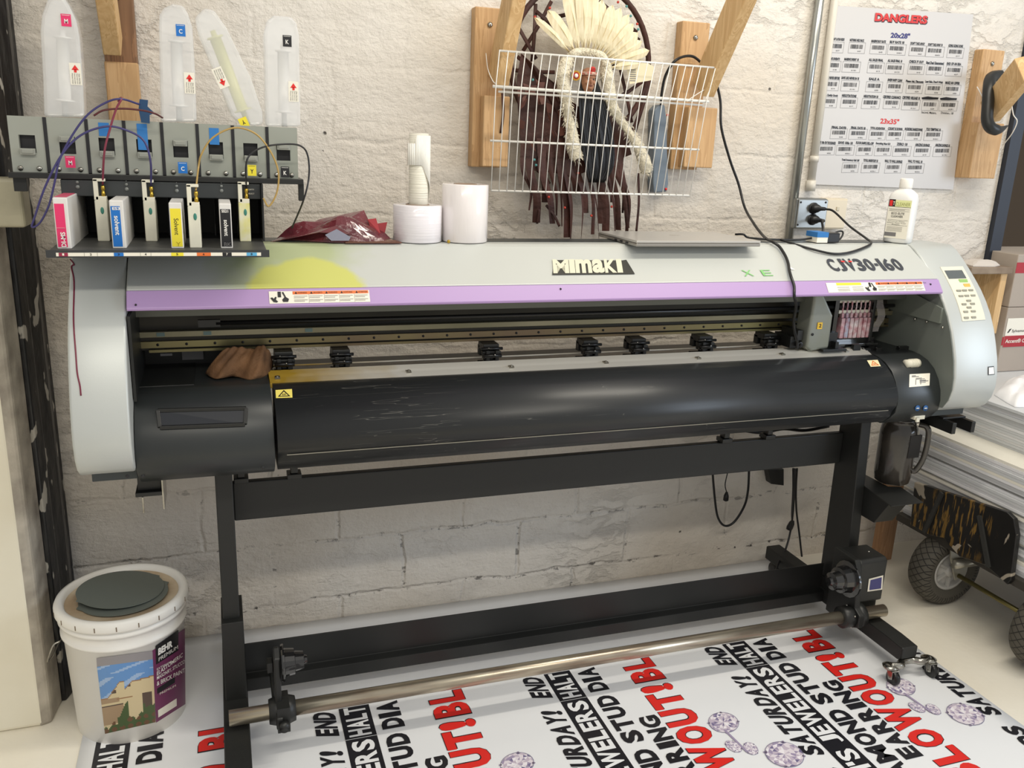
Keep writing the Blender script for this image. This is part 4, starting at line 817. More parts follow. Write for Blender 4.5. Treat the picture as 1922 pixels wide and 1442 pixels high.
# rack of eight grey holders
t = thing('tank_rack', 'grey eight-bay ink tank rack on a black rail above the cartridge tray', 'rack', (.2, -.38, 1.3985))
YR = -.41; rx0, rx1 = at(20, 328, Y=YR).x, at(563, 345, Y=YR).x
mb = MB(); mb.box(rx0, rx1+.006, -.436, -.34, 1.3985, 1.410); mb.box(rx1-.004, rx1+.008, -.42, -.40, 1.36, 1.40); mb.box(rx0+.005, rx0+.03, -.42,-.40,1.37,1.40); build('rail', mb, M_black, t, bevel=.001)
xs = [rx0+.002, at(89,280,Y=YR).x, at(166,280,Y=YR).x, at(236,280,Y=YR).x, at(306,280,Y=YR).x, at(372,280,Y=YR).x, at(438,280,Y=YR).x, at(502,280,Y=YR).x, rx1]
M_rack = mat('rack_grey', (158, 161, 153), .5, metal=.1, var=(148, 152, 142), vscale=5)
for i in range(8):
    a, b = xs[i]+.0035, xs[i+1]-.0035; cx_ = (a+b)/2; g = MB()
    wz0, wz1 = 1.450, 1.486; wx0, wx1 = cx_-.0155, cx_+.0155
    g.box(a, b, YR-.002, YR, 1.410, wz0); g.box(a, b, YR-.002, YR, wz1, 1.524); g.box(a, wx0, YR-.002, YR, wz0, wz1); g.box(wx1, b, YR-.002, YR, wz0, wz1)
    g.box(a, b, -.345, -.34, 1.41, 1.524); g.box(a, b, YR, -.34, 1.519, 1.524)
    bay = build('bay', g, M_rack, t)
    g = MB(); g.box(wx0, wx1, -.40, -.398, wz0, wz1); build('slot', g, M_ink, bay)
    g = MB(); up = i in (1, 4, 7); zz = wz1-.004 if up else wz0+.004
    g.box(cx_-.0145, cx_+.0145, YR-.012, YR-.002, zz-.008, zz+.005); g.box(cx_-.011, cx_+.011, YR-.014, YR-.012, zz-.005, zz+.003); build('latch', g, mat('latch_grey', (156, 158, 150), .4, metal=.4), bay, bevel=.001)
    for x in (a+.015, b-.015):
        g = S(); g.lathe([(.0055,0),(.0055,.002),(.003,.004),(0,.004)], (x, YR-.002, 1.418), (0,-1,0), 12); build('screw', g, M_chrome, bay)
    g = MB()
    if i: g.box(xs[i]-.0035, xs[i]+.0035, YR-.0035, -.36, 1.411, 1.5235); build('divider', g, M_ink, t)
def tagsq(px, py, s, m, parent, Y_, tilt=0, flip=1, ink=None, w_=.019, h_=.024):
    p = at(px, py, Y=Y_); u = Vector((math.cos(tilt),0,math.sin(tilt)))*flip; v = Vector((-math.sin(tilt),0,math.cos(tilt)))*flip
    mb = MB(); mb.quad(*[p+u*(a*w_/2)+v*(b*h_/2) for a, b in ((-1,-1),(1,-1),(1,1),(-1,1))]); mb.m = 1; mb.text(s, p-u*.0035-v*.0065+Vector((0,-.0006,0)), u, v, .007, .009, .02)
    q = lambda a0, a1, b0, b1: mb.quad(*[p+u*(a*w_/2)+v*(b*h_/2)+Vector((0,-.0004,0)) for a, b in ((a0,b0),(a1,b0),(a1,b1),(a0,b1))])
    q(-.8,.8,.78,.84); 
    return build('colour_tag', mb, [m, ink or M_white], parent)
for px, py, s, m, ink in ((132,304,'M',M_pink,None),(343,315,'C',M_blue,None),(473,320,'Y',M_yellow,M_ink),(535,323,'K',M_ink,None)): tagsq(px, py, s, m, t, YR-.0165, ink=ink)
mb = MB()
for a in ((184,230,206,256),(256,232,279,282),(392,240,412,272)): 
    P, Q = at(a[0], a[1], Y=YR-.003), at(a[2], a[3], Y=YR-.003); mb = MB(); mb.box(P.x, Q.x, YR-.0028, YR-.002, Q.z, P.z); build('blue_tape', mb, M_tape, t)
# tanks with a syringe-like ink tube inside
M_tank = mat('milky_plastic', (244, 246, 248), .22, alpha=.37, coat=.6)
M_tank_in = mat('milky_inner', (246, 244, 240), .3, alpha=.92)
M_tank_y = mat('milky_yellow', (228, 226, 160), .3, alpha=.8)
def tank(out, sy, label, letter, lm, tx, ax, ang=0., ink=None, yel=0, Yc=-.376, lst=(0,0), flip=1):
    pts = [at(x, y, Y=Yc) for x, y in out]; zmin = min(p.z for p in pts)
    cx_ = sum(p.x for p in pts)/len(pts); dz = 1.5242-zmin
    t = thing('ink_tank', label, 'ink tank', (cx_, Yc, 1.5242), 'clear ink tanks on the rack'); D = Vector((0,0,dz))
    mb = MB(); mb.prism([((p+D).x, (p+D).z) for p in pts], Yc-.026, Yc+.026, 'Y'); build('shell', mb, M_tank, t, bevel=.007, bseg=3)
    a, b = at(*sy[0], Y=Yc)+D, at(*sy[1], Y=Yc)+D; d = (b-a).normalized(); L_ = (b-a).length
    mb = S(); mb.lathe([(.006,0),(.006,.012),(.018,.013),(.018,.016),(.0125,.017),(.0125,L_-.035),(.020,L_-.034),(.020,L_-.031),(.006,L_-.030),(.006,L_)], a, d, 16); build('ink_tube', mb, M_tank_y if yel else M_tank_in, t)
    tagsq(tx[0], tx[1], letter, lm, t, Yc-.028, ang, flip, ink)
    p = at(*ax, Y=Yc-.0275); u = Vector((math.cos(ang),0,math.sin(ang))); v = Vector((-math.sin(ang),0,math.cos(ang))); mb = MB(); q = lambda pts_, k=0: mb.add([p+u*x+v*z+Vector((0,-.0005*k,0)) for x, z in pts_], [list(range(len(pts_)))])
    q([(-.011,-.022),(.011,-.022),(.011,.022),(-.011,.022)]); mb.m = 1; s_ = 1 if not yel else -1
    q([(-.007,.008*s_+(.0)),(.007,.008*s_),(0,.018*s_)], 1); q([(-.0025,.003*s_),(.0025,.003*s_),(.0025,.009*s_),(-.0025,.009*s_)], 1); mb.m = 2
    for j in range(4): mb.text(['ここまで', 'Please keep upright', 'Please keep lower', 'than this line'][j] if j else 'Please keep', p+u*(-.008+j*.0045)+v*(.001 if not yel else .018)+Vector((0,-.0008,0)), -v, u, .021, .0028, 0)
    build('arrow_label', mb, [M_label, M_red, M_ink], t)
tank([(86,219),(84,150),(79,60),(82,30),(92,2),(100,-8),(118,-10),(132,10),(146,40),(152,70),(158,150),(161,219)], ((117,56),(123,218)), 'upright milky ink tank with a pink letter tag, leftmost on the rack', 'M', M_pink, (124,38), (142,139))
tank([(303,236),(299,60),(300,38),(308,25),(325,17),(345,20),(354,35),(362,60),(367,140),(370,236)], ((331,72),(337,234)), 'upright milky ink tank with a blue letter tag', 'C', M_blue, (339,57), (356,156))
tank([(372,70),(366,40),(384,22),(402,26),(425,58),(470,150),(492,215),(493,238),(478,241),(450,238),(434,222)], ((399,62),(466,238)), 'tilted yellow-stained ink tank leaning left, tagged with an upside-down yellow tag', 'Y', M_yellow, (458,231), (414,146), .40, M_ink, 1, flip=-1)
tank([(498,244),(494,70),(500,48),(512,38),(545,40),(555,52),(560,75),(563,244)], ((531,90),(534,244)), 'upright milky ink tank with a black letter tag, rightmost on the rack', 'K', M_ink, (539,77), (551,172))
# ink hoses
def hose(name, pts, r, m, label, cat='hose', Y_=-.48, n=7, group=None):
    P = []
    for p in pts:
        if isinstance(p, Vector): P.append(p)
        else: P.append(at(p[0], p[1], Y=(p[2] if len(p) > 2 else Y_)))
    mb = S(); mb.tube(spl(P, n), r, 8); o = build(name, mb, m); tag(o, label, cat, group); return o
hose('ink_hose', [f2+Vector((0,0,.003)),(282,300),(268,262),(230,242),(195,238),(150,255),(115,292),(85,350),(66,405),(60,426),(75,418),(92,385),(103,340),(112,300),(135,255),(165,215),(200,192),(228,186),(262,196,-.44)], .0022, mat('hose_navy', (62, 58, 110), .3), 'navy ink hose looping down at the far left from the slot 4 refill', 'hose')
hose('ink_hose', [f1+Vector((0,0,.003)),(196,285),(207,240),(218,205),(228,186),(226,184,-.46),(222,190,-.45)], .0022, mat('hose_wine', (130, 52, 72), .3), 'wine-red ink hose rising from the slot 2 refill')
hose('ink_hose', [(176,217),(195,207),(230,204),(265,207),(290,213),(305,221,-.45)], .0020, mat('hose_dark', (84, 28, 34), .3), 'short dark red hose taped above the fourth rack bay')
hose('ink_hose', [f3+Vector((0,0,.003)),(372,318),(378,290),(400,258),(440,240),(478,250),(505,280),(522,320),(520,360),(505,387),(494,372)], .0020, mat('hose_tan', (176, 146, 84), .3), 'tan ink hose arching over the sixth and seventh rack bays')
hose('ink_hose', [f4+Vector((0,0,.003)),(462,310),(470,290),(495,276),(530,271),(562,273),(577,290),(580,330),(570,375),(548,428,-.40)], .0020, mat('hose_black', (34, 34, 38), .3), 'thin black hose arching off the right end of the rack')
mb = MB(); P = [at(x, y, Y=-.43) for x, y in ((262,186),(278,188),(277,200),(290,212),(281,216),(281,232),(265,230),(260,205))]; mb.add(P, [list(range(8))]); o = build('tape_tab', mb, mat('tape_navy', (26, 66, 104), .6), solid=.001); tag(o, 'dark blue tape tab holding hoses above the fourth rack bay', 'tape')
# ------------------------------------------------------------------ wall timbers
def timber(bx0, bx1, z0, z1, zb, label, brace=None, m=M_pine, by_=-.040, blk=True, xoff=.0, th=.038, blk_w=None):
    t = thing('shelf_bracket', label, 'wooden bracket', ((bx0+bx1)/2, -.02, z0), 'wooden shelf brackets')
    mb = MB(); mb.box(bx0, bx1, by_, -.001, z0, z1); build('wall_plank', mb, m, t, bevel=.003)
    if blk: a, b, c, d = blk_w or (bx0+.012, bx1+.0, z0+.004, zb); mb = MB(); mb.box(a, b, by_-th, by_, c, d); build('support_block', mb, M_pine, t, bevel=.003)
    if brace:
        p, q, wd = brace; mb = MB(); mb.bar(p, q, .040, wd, (0,-.7,-.7)); build('brace', mb, M_pine2, t, bevel=.003)
    mb = S()
    for z in (z0+.06, z1-.04): mb.ball(((bx0+bx1)/2, by_-.001, z), .005)
    if blk: mb = S(); mb.lathe([(.008,0),(.008,.003),(.004,.006),(0,.006)], ((bx0+bx1)/2, by_, z1-.045), (0,-1,0), 6)
    build('screw', mb, M_chrome, t); return t
a = at(892, 13, Y=-.04); b = at(945, 313, Y=-.04); p = at(934, 165, Y=-.075); q = at(968, -20, X=p.x+.012)
timber(a.x, a.x+.088, 1.440, 1.873, 1.636, 'wooden wall bracket left of the feathered hanging', (p+Vector((.0,0,.02)), q, .085), blk_w=(1.036,1.113,1.443,1.638))
a = at(1280, 42, Y=-.04); p = at(1318, 180, Y=-.085); q = at(1400, -20, X=p.x+.004)
timber(1.665, 1.76, 1.452, 1.887, 1.64, 'knotty wooden wall bracket right of the feathered hanging', (p+Vector((0,0,.02)), q, .088), blk_w=(1.690,1.792,1.460,1.640))
p = at(205, 128, Y=-.085); q = at(204, -20, X=p.x)
timber(.060, .135, 1.46, 1.86, 1.66, 'wooden wall bracket behind the ink tanks', (Vector((.085,-.075,1.70)), Vector((.085,-.20,1.88)), .085), m=M_pine3, blk_w=(.062,.138,1.47,1.665))
a = at(1843, 92, Y=-.04); p = at(1856, 205, Y=-.10); q = at(1935, 110, Y=-.30)
timber(2.838, 2.935, 1.455, 1.888, 1.67, 'wooden wall bracket at the right end of the wall behind the poster', (at(1858,210,Y=-.10), at(1925,128,Y=-.30), .085), blk_w=(at(1828,280,Y=-.078).x,at(1877,280,Y=-.078).x,at(1845,335,Y=-.078).z,at(1860,231,Y=-.078).z))
mb = S(); mb.tube(spl([at(x, y, Y=Y_) for x, y, Y_ in ((1876,142,-.08),(1860,146,-.10),(1856,165,-.13),(1854,200,-.15),(1853,225,-.16),(1860,240,-.17),(1875,244,-.17),(1892,236,-.16))], 6), lambda t: .019 if t < .8 else .019*(1-(t-.8)/.2*.9), 10); o = build('clamp_hook', mb, M_black); tag(o, 'black curved hook clamped over the right wall bracket', 'hook')
hose('white_cord', [(1834,163,-.06),(1842,178,-.09),(1850,198,-.12),(1868,225,-.2),(1880,275,-.05)][:3]+[(1850,200,-.12)], .0016, M_white, 'short white cord on the right wall bracket', 'cord')
hose('white_cord', [(1898,190,-.12),(1902,215,-.12),(1909,228,-.12),(1900,250,-.1),(1885,270,-.06),(1879,282,-.05)], .0018, M_white, 'white cord hanging in front of the dark doorway', 'cord')
mb = MB(); a = at(1636, 975, Y=-.10); mb.box(2.60, 2.69, -.060, -.02, 0, .36); p0 = at(1638,1060,Y=-.10).x; p1_ = at(1664,1060,Y=-.10).x
mb = MB(); mb.box(p0, p1_, -.12, -.08, 0, .42); o = build('floor_post', mb, wood('brown_post', (176,136,100), (150,112,80)), bevel=.003); tag(o, 'brown wooden post standing on the floor behind the bottle holder', 'wooden post')

# ------------------------------------------------------------------ wire shelf
YW = -.17
t = thing('wire_shelf', 'white coated wire shelf rack hanging upright in front of the feathered headdress', 'wire shelf', (1.37, YW, 1.37))
TL, TR, BL, BR = at(937,95,Y=YW), at(1342,127,Y=YW), at(921,358,Y=YW), at(1294,367,Y=YW)
ML, MR, NL, NR = at(925,162,Y=YW), at(1330,191,Y=YW), at(920,264,Y=YW), at(1312,281,Y=YW)
for A, B, r in ((TL,TR,.0028),(ML,MR,.0042),(NL,NR,.0030),(BL,BR,.0030),(ML+Vector((.02,.012,-.012)),MR+Vector((-.01,.012,-.010)),.0030)):
    mb = S(); mb.cyl(A, B, r, seg=8); build('cross_rod', mb, M_white, t)
for k in range(28):
    u = k/27; mb = S(); a = TL.lerp(TR, u); b = ML.lerp(MR, .01+u*.975); c = BL.lerp(BR, u); mb.tube([a+Vector((0,-.003,0)), b+Vector((0,-.006,0)), c+Vector((0,-.003,0))], .00135, 6); build('wire', mb, M_white, t)
hose('zip_tie', [(912,100,-.06),(916,130,-.1),(925,152,-.15),(932,158,-.17)], .0012, M_white, 'white tie at the left end of the wire shelf', 'tie')
hose('zip_tie', [(1300,186,-.18),(1290,189,-.17),(1330,165,-.12),(1325,186,-.17)], .0012, M_white, 'white tie at the right end of the wire shelf', 'tie')

# ------------------------------------------------------------------ feathered wall hanging
YH = -.075
hc = at(1096, 117, Y=YH)
t = thing('headdress_hanging', 'brown leather hoop wall hanging with a small feather-bonneted figure and fringe', 'wall hanging', (hc.x, -.04, hc.z-.2))
def H(x, y, Y_=YH): return at(x, y, Y=Y_)
rr = .218
mb = S(); mb.tube([hc+Vector((rr*math.cos(2*PI*k/48), .02, rr*1.02*math.sin(2*PI*k/48))) for k in range(48)], .0085, 8, True)
build('hoop', mb, M_leather, t)
for a, b in (((972,40),(1010,110)),((1010,5),(1002,115)),((1040,0),(985,95)),((960,130),(1045,135)),((1050,30),(1110,12)),((1100,0),(1110,60)),((1130,0),(1200,60)),((1165,45),(1205,75)),((975,105),(1045,160)),((1060,60),(1010,20)),((1190,60),(1140,150)),((1215,150),(1150,190)),((1230,130),(1195,250)),((1170,130),(1190,230)),((1222,160),(1180,275)),((990,140),(985,250))):
    mb = S(); mb.tube([H(*a)+Vector((0,.02,0)), (H(*a)+H(*b))/2+Vector((0,.012,-.003)), H(*b)+Vector((0,.015,0))], .0055, 6, flat=(0,1,0)); build('lacing', mb, M_leather, t)
# feathers
FE = [((1070,100),(1003,33),.008),((1078,98),(1028,20),.014),((1085,97),(1062,-20),.016),((1095,95),(1090,-30),.017),((1103,94),(1112,-25),.015),((1112,96),(1130,0),.014),((1118,98),(1150,10),.013),((1124,100),(1165,15),.012),((1130,103),(1180,28),.012),((1136,106),(1188,45),.012),((1140,110),(1197,62),.012),((1144,114),(1204,78),.011),((1146,120),(1218,95),.010),((1146,127),(1200,120),.009)]
for i, (a, b, wd) in enumerate(FE):
    A, B = H(*a, YH-.02), H(*b, YH-.035+.004*(i % 3)); d = B-A; L_ = d.length; d.normalize(); s = d.cross(Vector((0,1,0))).normalized(); mb = MB(); prof = [(0,.15),(.12,.35),(.25,.8),(.5,1),(.75,1),(.9,.8),(1,.1)]
    rgs = []
    for u, w_ in prof:
        c = A+d*L_*u+Vector((0,-.012*math.sin(u*PI),0)); w_ = wd*w_*1.3; rgs.append([c-s*w_, c+Vector((0,-.0035,0)), c+s*w_, c+Vector((0,.0015,0))])
    mb.rings(rgs); f_ = build('feather', mb, M_feather, t)
    mb = S(); mb.tube([A+Vector((0,-.004,0)), (A+B)/2+Vector((0,-.0165,0)), B+Vector((0,-.004,0))], lambda u: .0016*(1-u*.7), 5); build('quill', mb, mat('quill_cream', (226, 206, 160), .5), f_)
for x, y, c in ((1032,15,0),(1004,32,0),(1160,4,0),(1176,12,1),(1184,30,1),(1196,45,0),(1198,55,1),(1006,310,1),(1003,300,1),(1085,325,0),(1130,325,0),(1060,390,0),(1110,405,0),(1148,388,0),(1030,370,0),(1000,150,1)):
    mb = S(); mb.ball(H(x, y, YH-.03), .0038); build('bead', mb, [mat('bead_red', (190, 60, 44), .3), mat('bead_teal', (86, 150, 150), .3)][c], t)
# fur trims
def fur(pts, r, seed):
    rnd = random.Random(seed); P = spl([H(x, y, Y_) for x, y, Y_ in pts], 12); mb = S(); mb.tube(P, lambda u: r*(.8+.2*math.sin(u*9)), 12); n = len(P)
    mb.smooth = False
    for k in range(520):
        i = rnd.randrange(n-1); p = P[i].lerp(P[i+1], rnd.random()); dv = Vector((rnd.uniform(-1,1), rnd.uniform(-1,.3), rnd.uniform(-1,1))).normalized(); q = p+dv*r*.85; e = q+dv*r*.38+Vector((0,0,-r*.3)); s = dv.orthogonal().normalized()*.0022
        mb.add([q-s, q+s, e], [(0,1,2)])
    return build('fur_trim', mb, M_fur, t)
fur([(1066,108,-.11),(1056,140,-.115),(1062,185,-.12),(1066,215,-.12),(1072,240,-.12),(1074,265,-.12),(1082,298,-.12)], .0205, 1)
fur([(1136,120,-.11),(1140,150,-.115),(1150,200,-.12),(1175,240,-.12),(1195,270,-.12),(1208,300,-.12),(1214,322,-.115)], .0195, 2)
fur([(1070,105,-.115),(1085,98,-.12),(1105,96,-.12),(1128,104,-.12),(1138,122,-.12)], .0125, 3)
# small figure's head
fc = H(1104, 150, -.125)
mb = S(); hp = []
for (r, z, dy) in ((.004,-.034,-.006),(.012,-.031,-.005),(.0175,-.022,-.003),(.0205,-.010,-.001),(.0215,.003,0),(.021,.015,0),(.017,.027,.003),(.006,.033,.004)):
    hp.append([fc+Vector((r*math.cos(2*PI*k/20)*.92, r*math.sin(2*PI*k/20)*1.0+dy, z)) for k in range(20)])
mb.rings(hp)
mb.ball(fc+Vector((0,-.0225,-.006)), .0045, (.7,1,1.5)); mb.ball(fc+Vector((-.010,-.0165,-.008)), .006); mb.ball(fc+Vector((.010,-.0165,-.008)), .006); mb.ball(fc+Vector((0,-.019,-.024)), .005, (1.2,1,.8)); mb.ball(fc+Vector((0,-.018,.006)), .007, (2.2,.8,.5))
head = build('figure_head', mb, mat('doll_skin', (178, 128, 98), .5, var=(150, 102, 76), vscale=60), t)
for s in (-1, 1):
    mb = S(); mb.ball(fc+Vector((s*.0075,-.0198,.0005)), .0028, (1.3,.6,.7)); build('eye', mb, M_ink, head)
mb = S(); mb.ball(fc+Vector((0,-.0215,-.0165)), .0030, (2.0,.5,.5)); build('mouth', mb, mat('doll_lip', (104, 50, 42), .5), head)
mb = S(); mb.tube([fc+Vector((.0225*math.cos(a), .0225*math.sin(a), .016)) for a in [2*PI*k/24 for k in range(24)]], .0048, 8, True); build('headband', mb, mat('beaded_band', (214, 200, 180), .5, var=(186, 50, 40), vscale=150), head)
mb = S(); mb.ball(fc+Vector((.004,-.02,.026)), .009, (1,.6,1)); build('band_rosette', mb, mat('rosette_red', (196, 44, 36), .5), head)
e = H(1081, 142, -.142)
for k, (r, m_) in enumerate(((.0135, mat('bead_amber', (228, 176, 60), .4)), (.0095, mat('bead_crimson', (176, 44, 40), .4)), (.0055, M_white))):
    mb = S(); mb.lathe([(0,0),(r,0),(r,.0015),(0,.002)], e+Vector((0,-.001*k,0)), (0,-1,0), 24); build('ear_disc', mb, m_, head)
# hair
mb = S(); 
def hair(pts, r0, r1, n_):
    rnd = random.Random(n_)
    for k in range(n_):
        ox, oy = rnd.uniform(-1,1), rnd.uniform(-1,1); P = [H(x+ox*w_, y+rnd.uniform(-3,3), Y_+oy*.008) for x, y, Y_, w_ in pts]
        mb.tube(spl(P, 4), lambda u: r0*(1-u)+r1*u, 5)
hair([(1104,140,-.10,10),(1108,175,-.112,20),(1115,220,-.115,27),(1122,270,-.115,30),(1125,312,-.115,26),(1120,340,-.112,14)], .0026, .0012, 300)
build('hair', mb, mat('black_hair', (18, 17, 20), .3, spec=.6), t)
# leather cape and fringe
mb = MB(); cape = [H(x, y, Y_) for x, y, Y_ in ((978,100,-.06),(1000,120,-.08),(1030,150,-.09),(1062,180,-.09),(1085,200,-.085),(1140,190,-.085),(1170,235,-.085),(1185,290,-.085),(1080,330,-.09),(1000,320,-.09),(978,280,-.075),(972,200,-.07),(970,150,-.06))]
c = H(1060, 240, -.088); mb.add(cape+[c], [(i, (i+1) % len(cape), len(cape)) for i in range(len(cape))]); build('leather_cape', mb, M_leather, t, solid=.004)
rnd = random.Random(3)
fringe = [(996,395),(1008,418),(1035,420),(1052,425),(1062,446),(1070,448),(1092,450),(1098,400),(1115,440),(1122,450),(1136,440),(1130,420),(1152,435),(1160,432),(1175,428),(1182,428),(1176,436),(1022,380),(1045,405),(1080,360),(1145,380),(1168,400)]
for i, (x, y) in enumerate(fringe):
    x0 = 985+(x-996)*1.0+rnd.uniform(-4, 4); P = spl([H(x0, 262+rnd.uniform(-10,15), -.092), H(x0+rnd.uniform(-5,5), 320, -.094-.01*rnd.random()), H(x+rnd.uniform(-3,3), (320+y)/2, -.085-.015*rnd.random()), H(x+rnd.uniform(-3,3), y, -.075-.01*rnd.random())], 5)
    wd = rnd.choice([.0065,.009,.012]); mb = MB(); rg = []
    tw = rnd.uniform(-.5,.5)
    for k, p in enumerate(P):
        u = k/(len(P)-1); a = tw*u*2.2; s = Vector((math.cos(a), math.sin(a)*.8, 0)); w_ = wd*(1 if i % 3 else 1-u*.7); rg.append([p-s*w_, p+Vector((0,-.0015,0)), p+s*w_, p+Vector((0,.0015,0))])
    mb.rings(rg); build('fringe_strip', mb, M_leather, t)
for x0, y0, x1, y1 in ((1198,325,1194,438),(1008,320,1032,345),(978,290,1000,312),(943,175,940,250),(1010,370,1008,420),(1025,385,1050,425)):
    mb = S(); mb.tube(spl([H(x0,y0,-.085), H((x0+x1)/2+3,(y0+y1)/2,-.09), H(x1,y1,-.08)], 5), .004, 6, flat=(0,1,0)); build('thong', mb, M_leather, t)
for k in range(22):
    mb = MB(); x, y = 975+rnd.random()*85, 150+rnd.random()*120; c = H(x, y, -.10-.01*rnd.random()); a = rnd.uniform(-1,1); s = Vector((math.cos(a),.2,math.sin(a)))*.020; v = Vector((-math.sin(a)*.3,rnd.uniform(-.4,.4),-math.cos(a)))*.024; mb.quad(c-s*.6, c+s*.6, c+s*.4+v, c-s*.3+v*1.1); build('leather_flap', mb, mat('leather_light', (90, 50, 38), .6, bump=.2, bscale=90), t, solid=.0015)
mb = MB(); P = [H(x, y, -.10) for x, y in ((1175,123),(1203,111),(1227,125),(1226,150),(1182,158))]; mb.add(P, [(0,1,2,3,4)]); mb.m = 1
for k in range(8): p = H(1182, 124+k*4, -.1012); mb.quad(p, p+Vector((.020,0,.001)), p+Vector((.020,0,.003)), p+Vector((0,0,.002)))
tg = build('paper_tag', mb, [mat('tag_paper', (232, 222, 190), .6), M_greyp], t)

# grey power strip hanging behind the shelf
mb = MB(); a = at(1238,196,Y=-.03); b = at(1240,362,Y=-.03); P = [at(x, y, Y=-.045) for x, y in ((1228,206),(1238,196),(1248,197),(1251,220),(1255,345),(1252,360),(1228,362),(1226,345))]
mb.prism([(p.x, p.z) for p in P], -.045, -.004, 'Y'); o = thing('power_strip', 'blue-grey power strip hung on the wall behind the wire shelf', 'power strip', (a.x, -.02, b.z)); build('case', mb, mat('slate_case', (112, 124, 136), .4), o, bevel=.004)
mb = S(); q = at(1253, 216, Y=-.045); mb.ball(q, .004); q = at(1250, 355, Y=-.047); mb.ball(q, .004); build('switch', mb, M_red, o)
# ------------------------------------------------------------------ conduits, outlet, switch
x_c = 2.165; mb = S(); mb.cyl((at(1500,300,Y=-.02).x, -.018, 1.20), (at(1538,20,Y=-.02).x, -.018, 2.3), .0135, seg=20); t = thing('conduit', 'shiny bare steel conduit running down the wall left of the poster', 'conduit', (2.17, -.018, 1.2)); build('steel_tube', mb, mat('galvanised', (170, 172, 168), .28, metal=.85), t)
xx = at(1541, 200, Y=-.014).x; mb = S(); mb.cyl((xx, -.014, 1.40), (xx, -.014, 2.3), .0125, seg=20); mb.cyl((xx, -.014, 1.49), (xx, -.014, 1.51), .0150, seg=20); mb.cyl((xx, -.014, 1.395), (xx, -.014, 1.43), .0160, seg=20); o = build('painted_conduit', mb, mat('painted_tube', (216, 210, 198), .4)); tag(o, 'white painted conduit entering the steel outlet box from above', 'conduit')
A = at(1496, 372, Y=-.045); B = at(1547, 430, Y=-.045)
t = thing('outlet_box', 'galvanised steel outlet box with two black plugs, at the foot of the conduit', 'outlet', ((A.x+B.x)/2, -.001, B.z))
mb = MB(); mb.box(A.x, B.x, -.045, -.001, B.z, A.z); build('box', mb, mat('zinc', (150, 152, 150), .35, metal=.8, var=(128, 130, 128), vscale=40), t, bevel=.005)
mb = MB(); mb.box(A.x+.006, B.x-.002, -.050, -.045, B.z+.003, A.z-.003); fp = build('cover_plate', mb, mat('zinc2', (160, 162, 160), .32, metal=.8), t, bevel=.005)
for px, py in ((1527, 391),(1525, 412)):
    c = at(px, py, Y=-.05); mb = S(); mb.lathe([(.019,0),(.019,.003),(.012,.004),(0,.004)], c, (0,-1,0), 24); build('receptacle', mb, M_ink, fp)
for x, z in ((A.x+.014, A.z-.013),(A.x+.012, B.z+.014),(B.x-.012, A.z-.012)):
    mb = S(); mb.ball((x,-.050,z), .0035); build('screw', mb, M_ink, fp)
mb = MB(); a_ = at(1548, 372, Y=-.03); b_ = at(1582, 430, Y=-.03); mb.box(a_.x, b_.x, -.034, -.001, b_.z, a_.z); t = thing('switch_plate', 'beige blank wall switch box right of the steel outlet', 'switch', (a_.x+.03, 0, b_.z)); build('box', mb, mat('beige_plate', (218, 206, 182), .45), t, bevel=.002)
mb = MB(); cx_ = (a_.x+b_.x)/2+.006; mb.box(a_.x+.008, b_.x-.002, -.037, -.034, b_.z+.004, a_.z-.004); fp = build('plate', mb, mat('beige_plate2', (224, 212, 188), .4), t, bevel=.0015)
mb = MB(); mb.box(cx_-.005, cx_+.007, -.040, -.037, 1.333, 1.345); build('toggle', mb, mat('toggle_beige', (206, 196, 172), .4), fp, bevel=.001)
def plug(px, py, d, label):
    c = at(px, py, Y=-.055); mb = S(); mb.lathe([(.013,0),(.0145,.01),(.013,.022),(.007,.03),(.0055,.045)], c+Vector((0,.002,0)), d, 16); return mb, c+Vector(d).normalized()*.043
mb1, e1 = plug(1524, 391, (.75,-.6,0), ''); mb2_, e2 = plug(1522, 411, (.8,-.5,-.1), '')
YT = -.33
def cord(name, mb, pts, r, label, cat='cable', n=8):
    mb.tube(spl(pts, n), r, 8); o = build(name, mb, mat('cable_black', (22, 22, 24), .4)); return tag(o, label, cat)
cord('power_cable', mb1, [e1, at(1565,397,Y=-.11), at(1595,425,Y=-.2), at(1625,447,Y=-.31), onprof(1634,458,HOODP,.006), onprof(1620,468,HOODP,.006), onprof(1590,478,HOODP,.006), onprof(1560,479,HOODP,.006), onprof(1520,470,HOODP,.006), at(1480,455,Y=-.36), at(1465,450,Y=-.33)], .0036, 'black power cable from the upper outlet plug, looping down over the printer hood')
cord('adapter_cable', mb2_, [e2, at(1543,415,Y=-.09), at(1545,432,Y=-.16), at(1541,442,Y=-.27)], .0042, 'short thick black cable from the lower outlet plug down to the adapter')
t = thing('power_adapter', 'black power adapter with white and blue tape on the printer top', 'power adapter', (at(1545,450,Y=-.33).x, -.33, ZT))
a_, b_ = at(1524,450,Y=-.33).x, at(1566,450,Y=-.33).x; mb = MB(); mb.box(a_, b_, -.355, -.305, ZT, ZT+.030); build('brick', mb, mat('brick_black', (26, 26, 28), .35), t, bevel=.004)
mb = MB(); c0, c1 = at(1533,450,Y=-.355).x, at(1553,450,Y=-.355).x; mb.box(c0, c1, -.3562, -.304, ZT+.001, ZT+.031); mb.m = 1; mb.box(c0-.001, c1+.001, -.3570, -.3035, ZT+.017, ZT+.0318); build('tape_band', mb, [M_label, M_tape], t)
cord('adapter_cable', S(), [Vector((b_,-.33,ZT+.012)), at(1575,450,Y=-.33), at(1582,440,Y=-.32), at(1580,434,Y=-.31), at(1570,436,Y=-.31), at(1560,444,Y=-.31)], .0028, 'small black cable loop at the right end of the adapter')
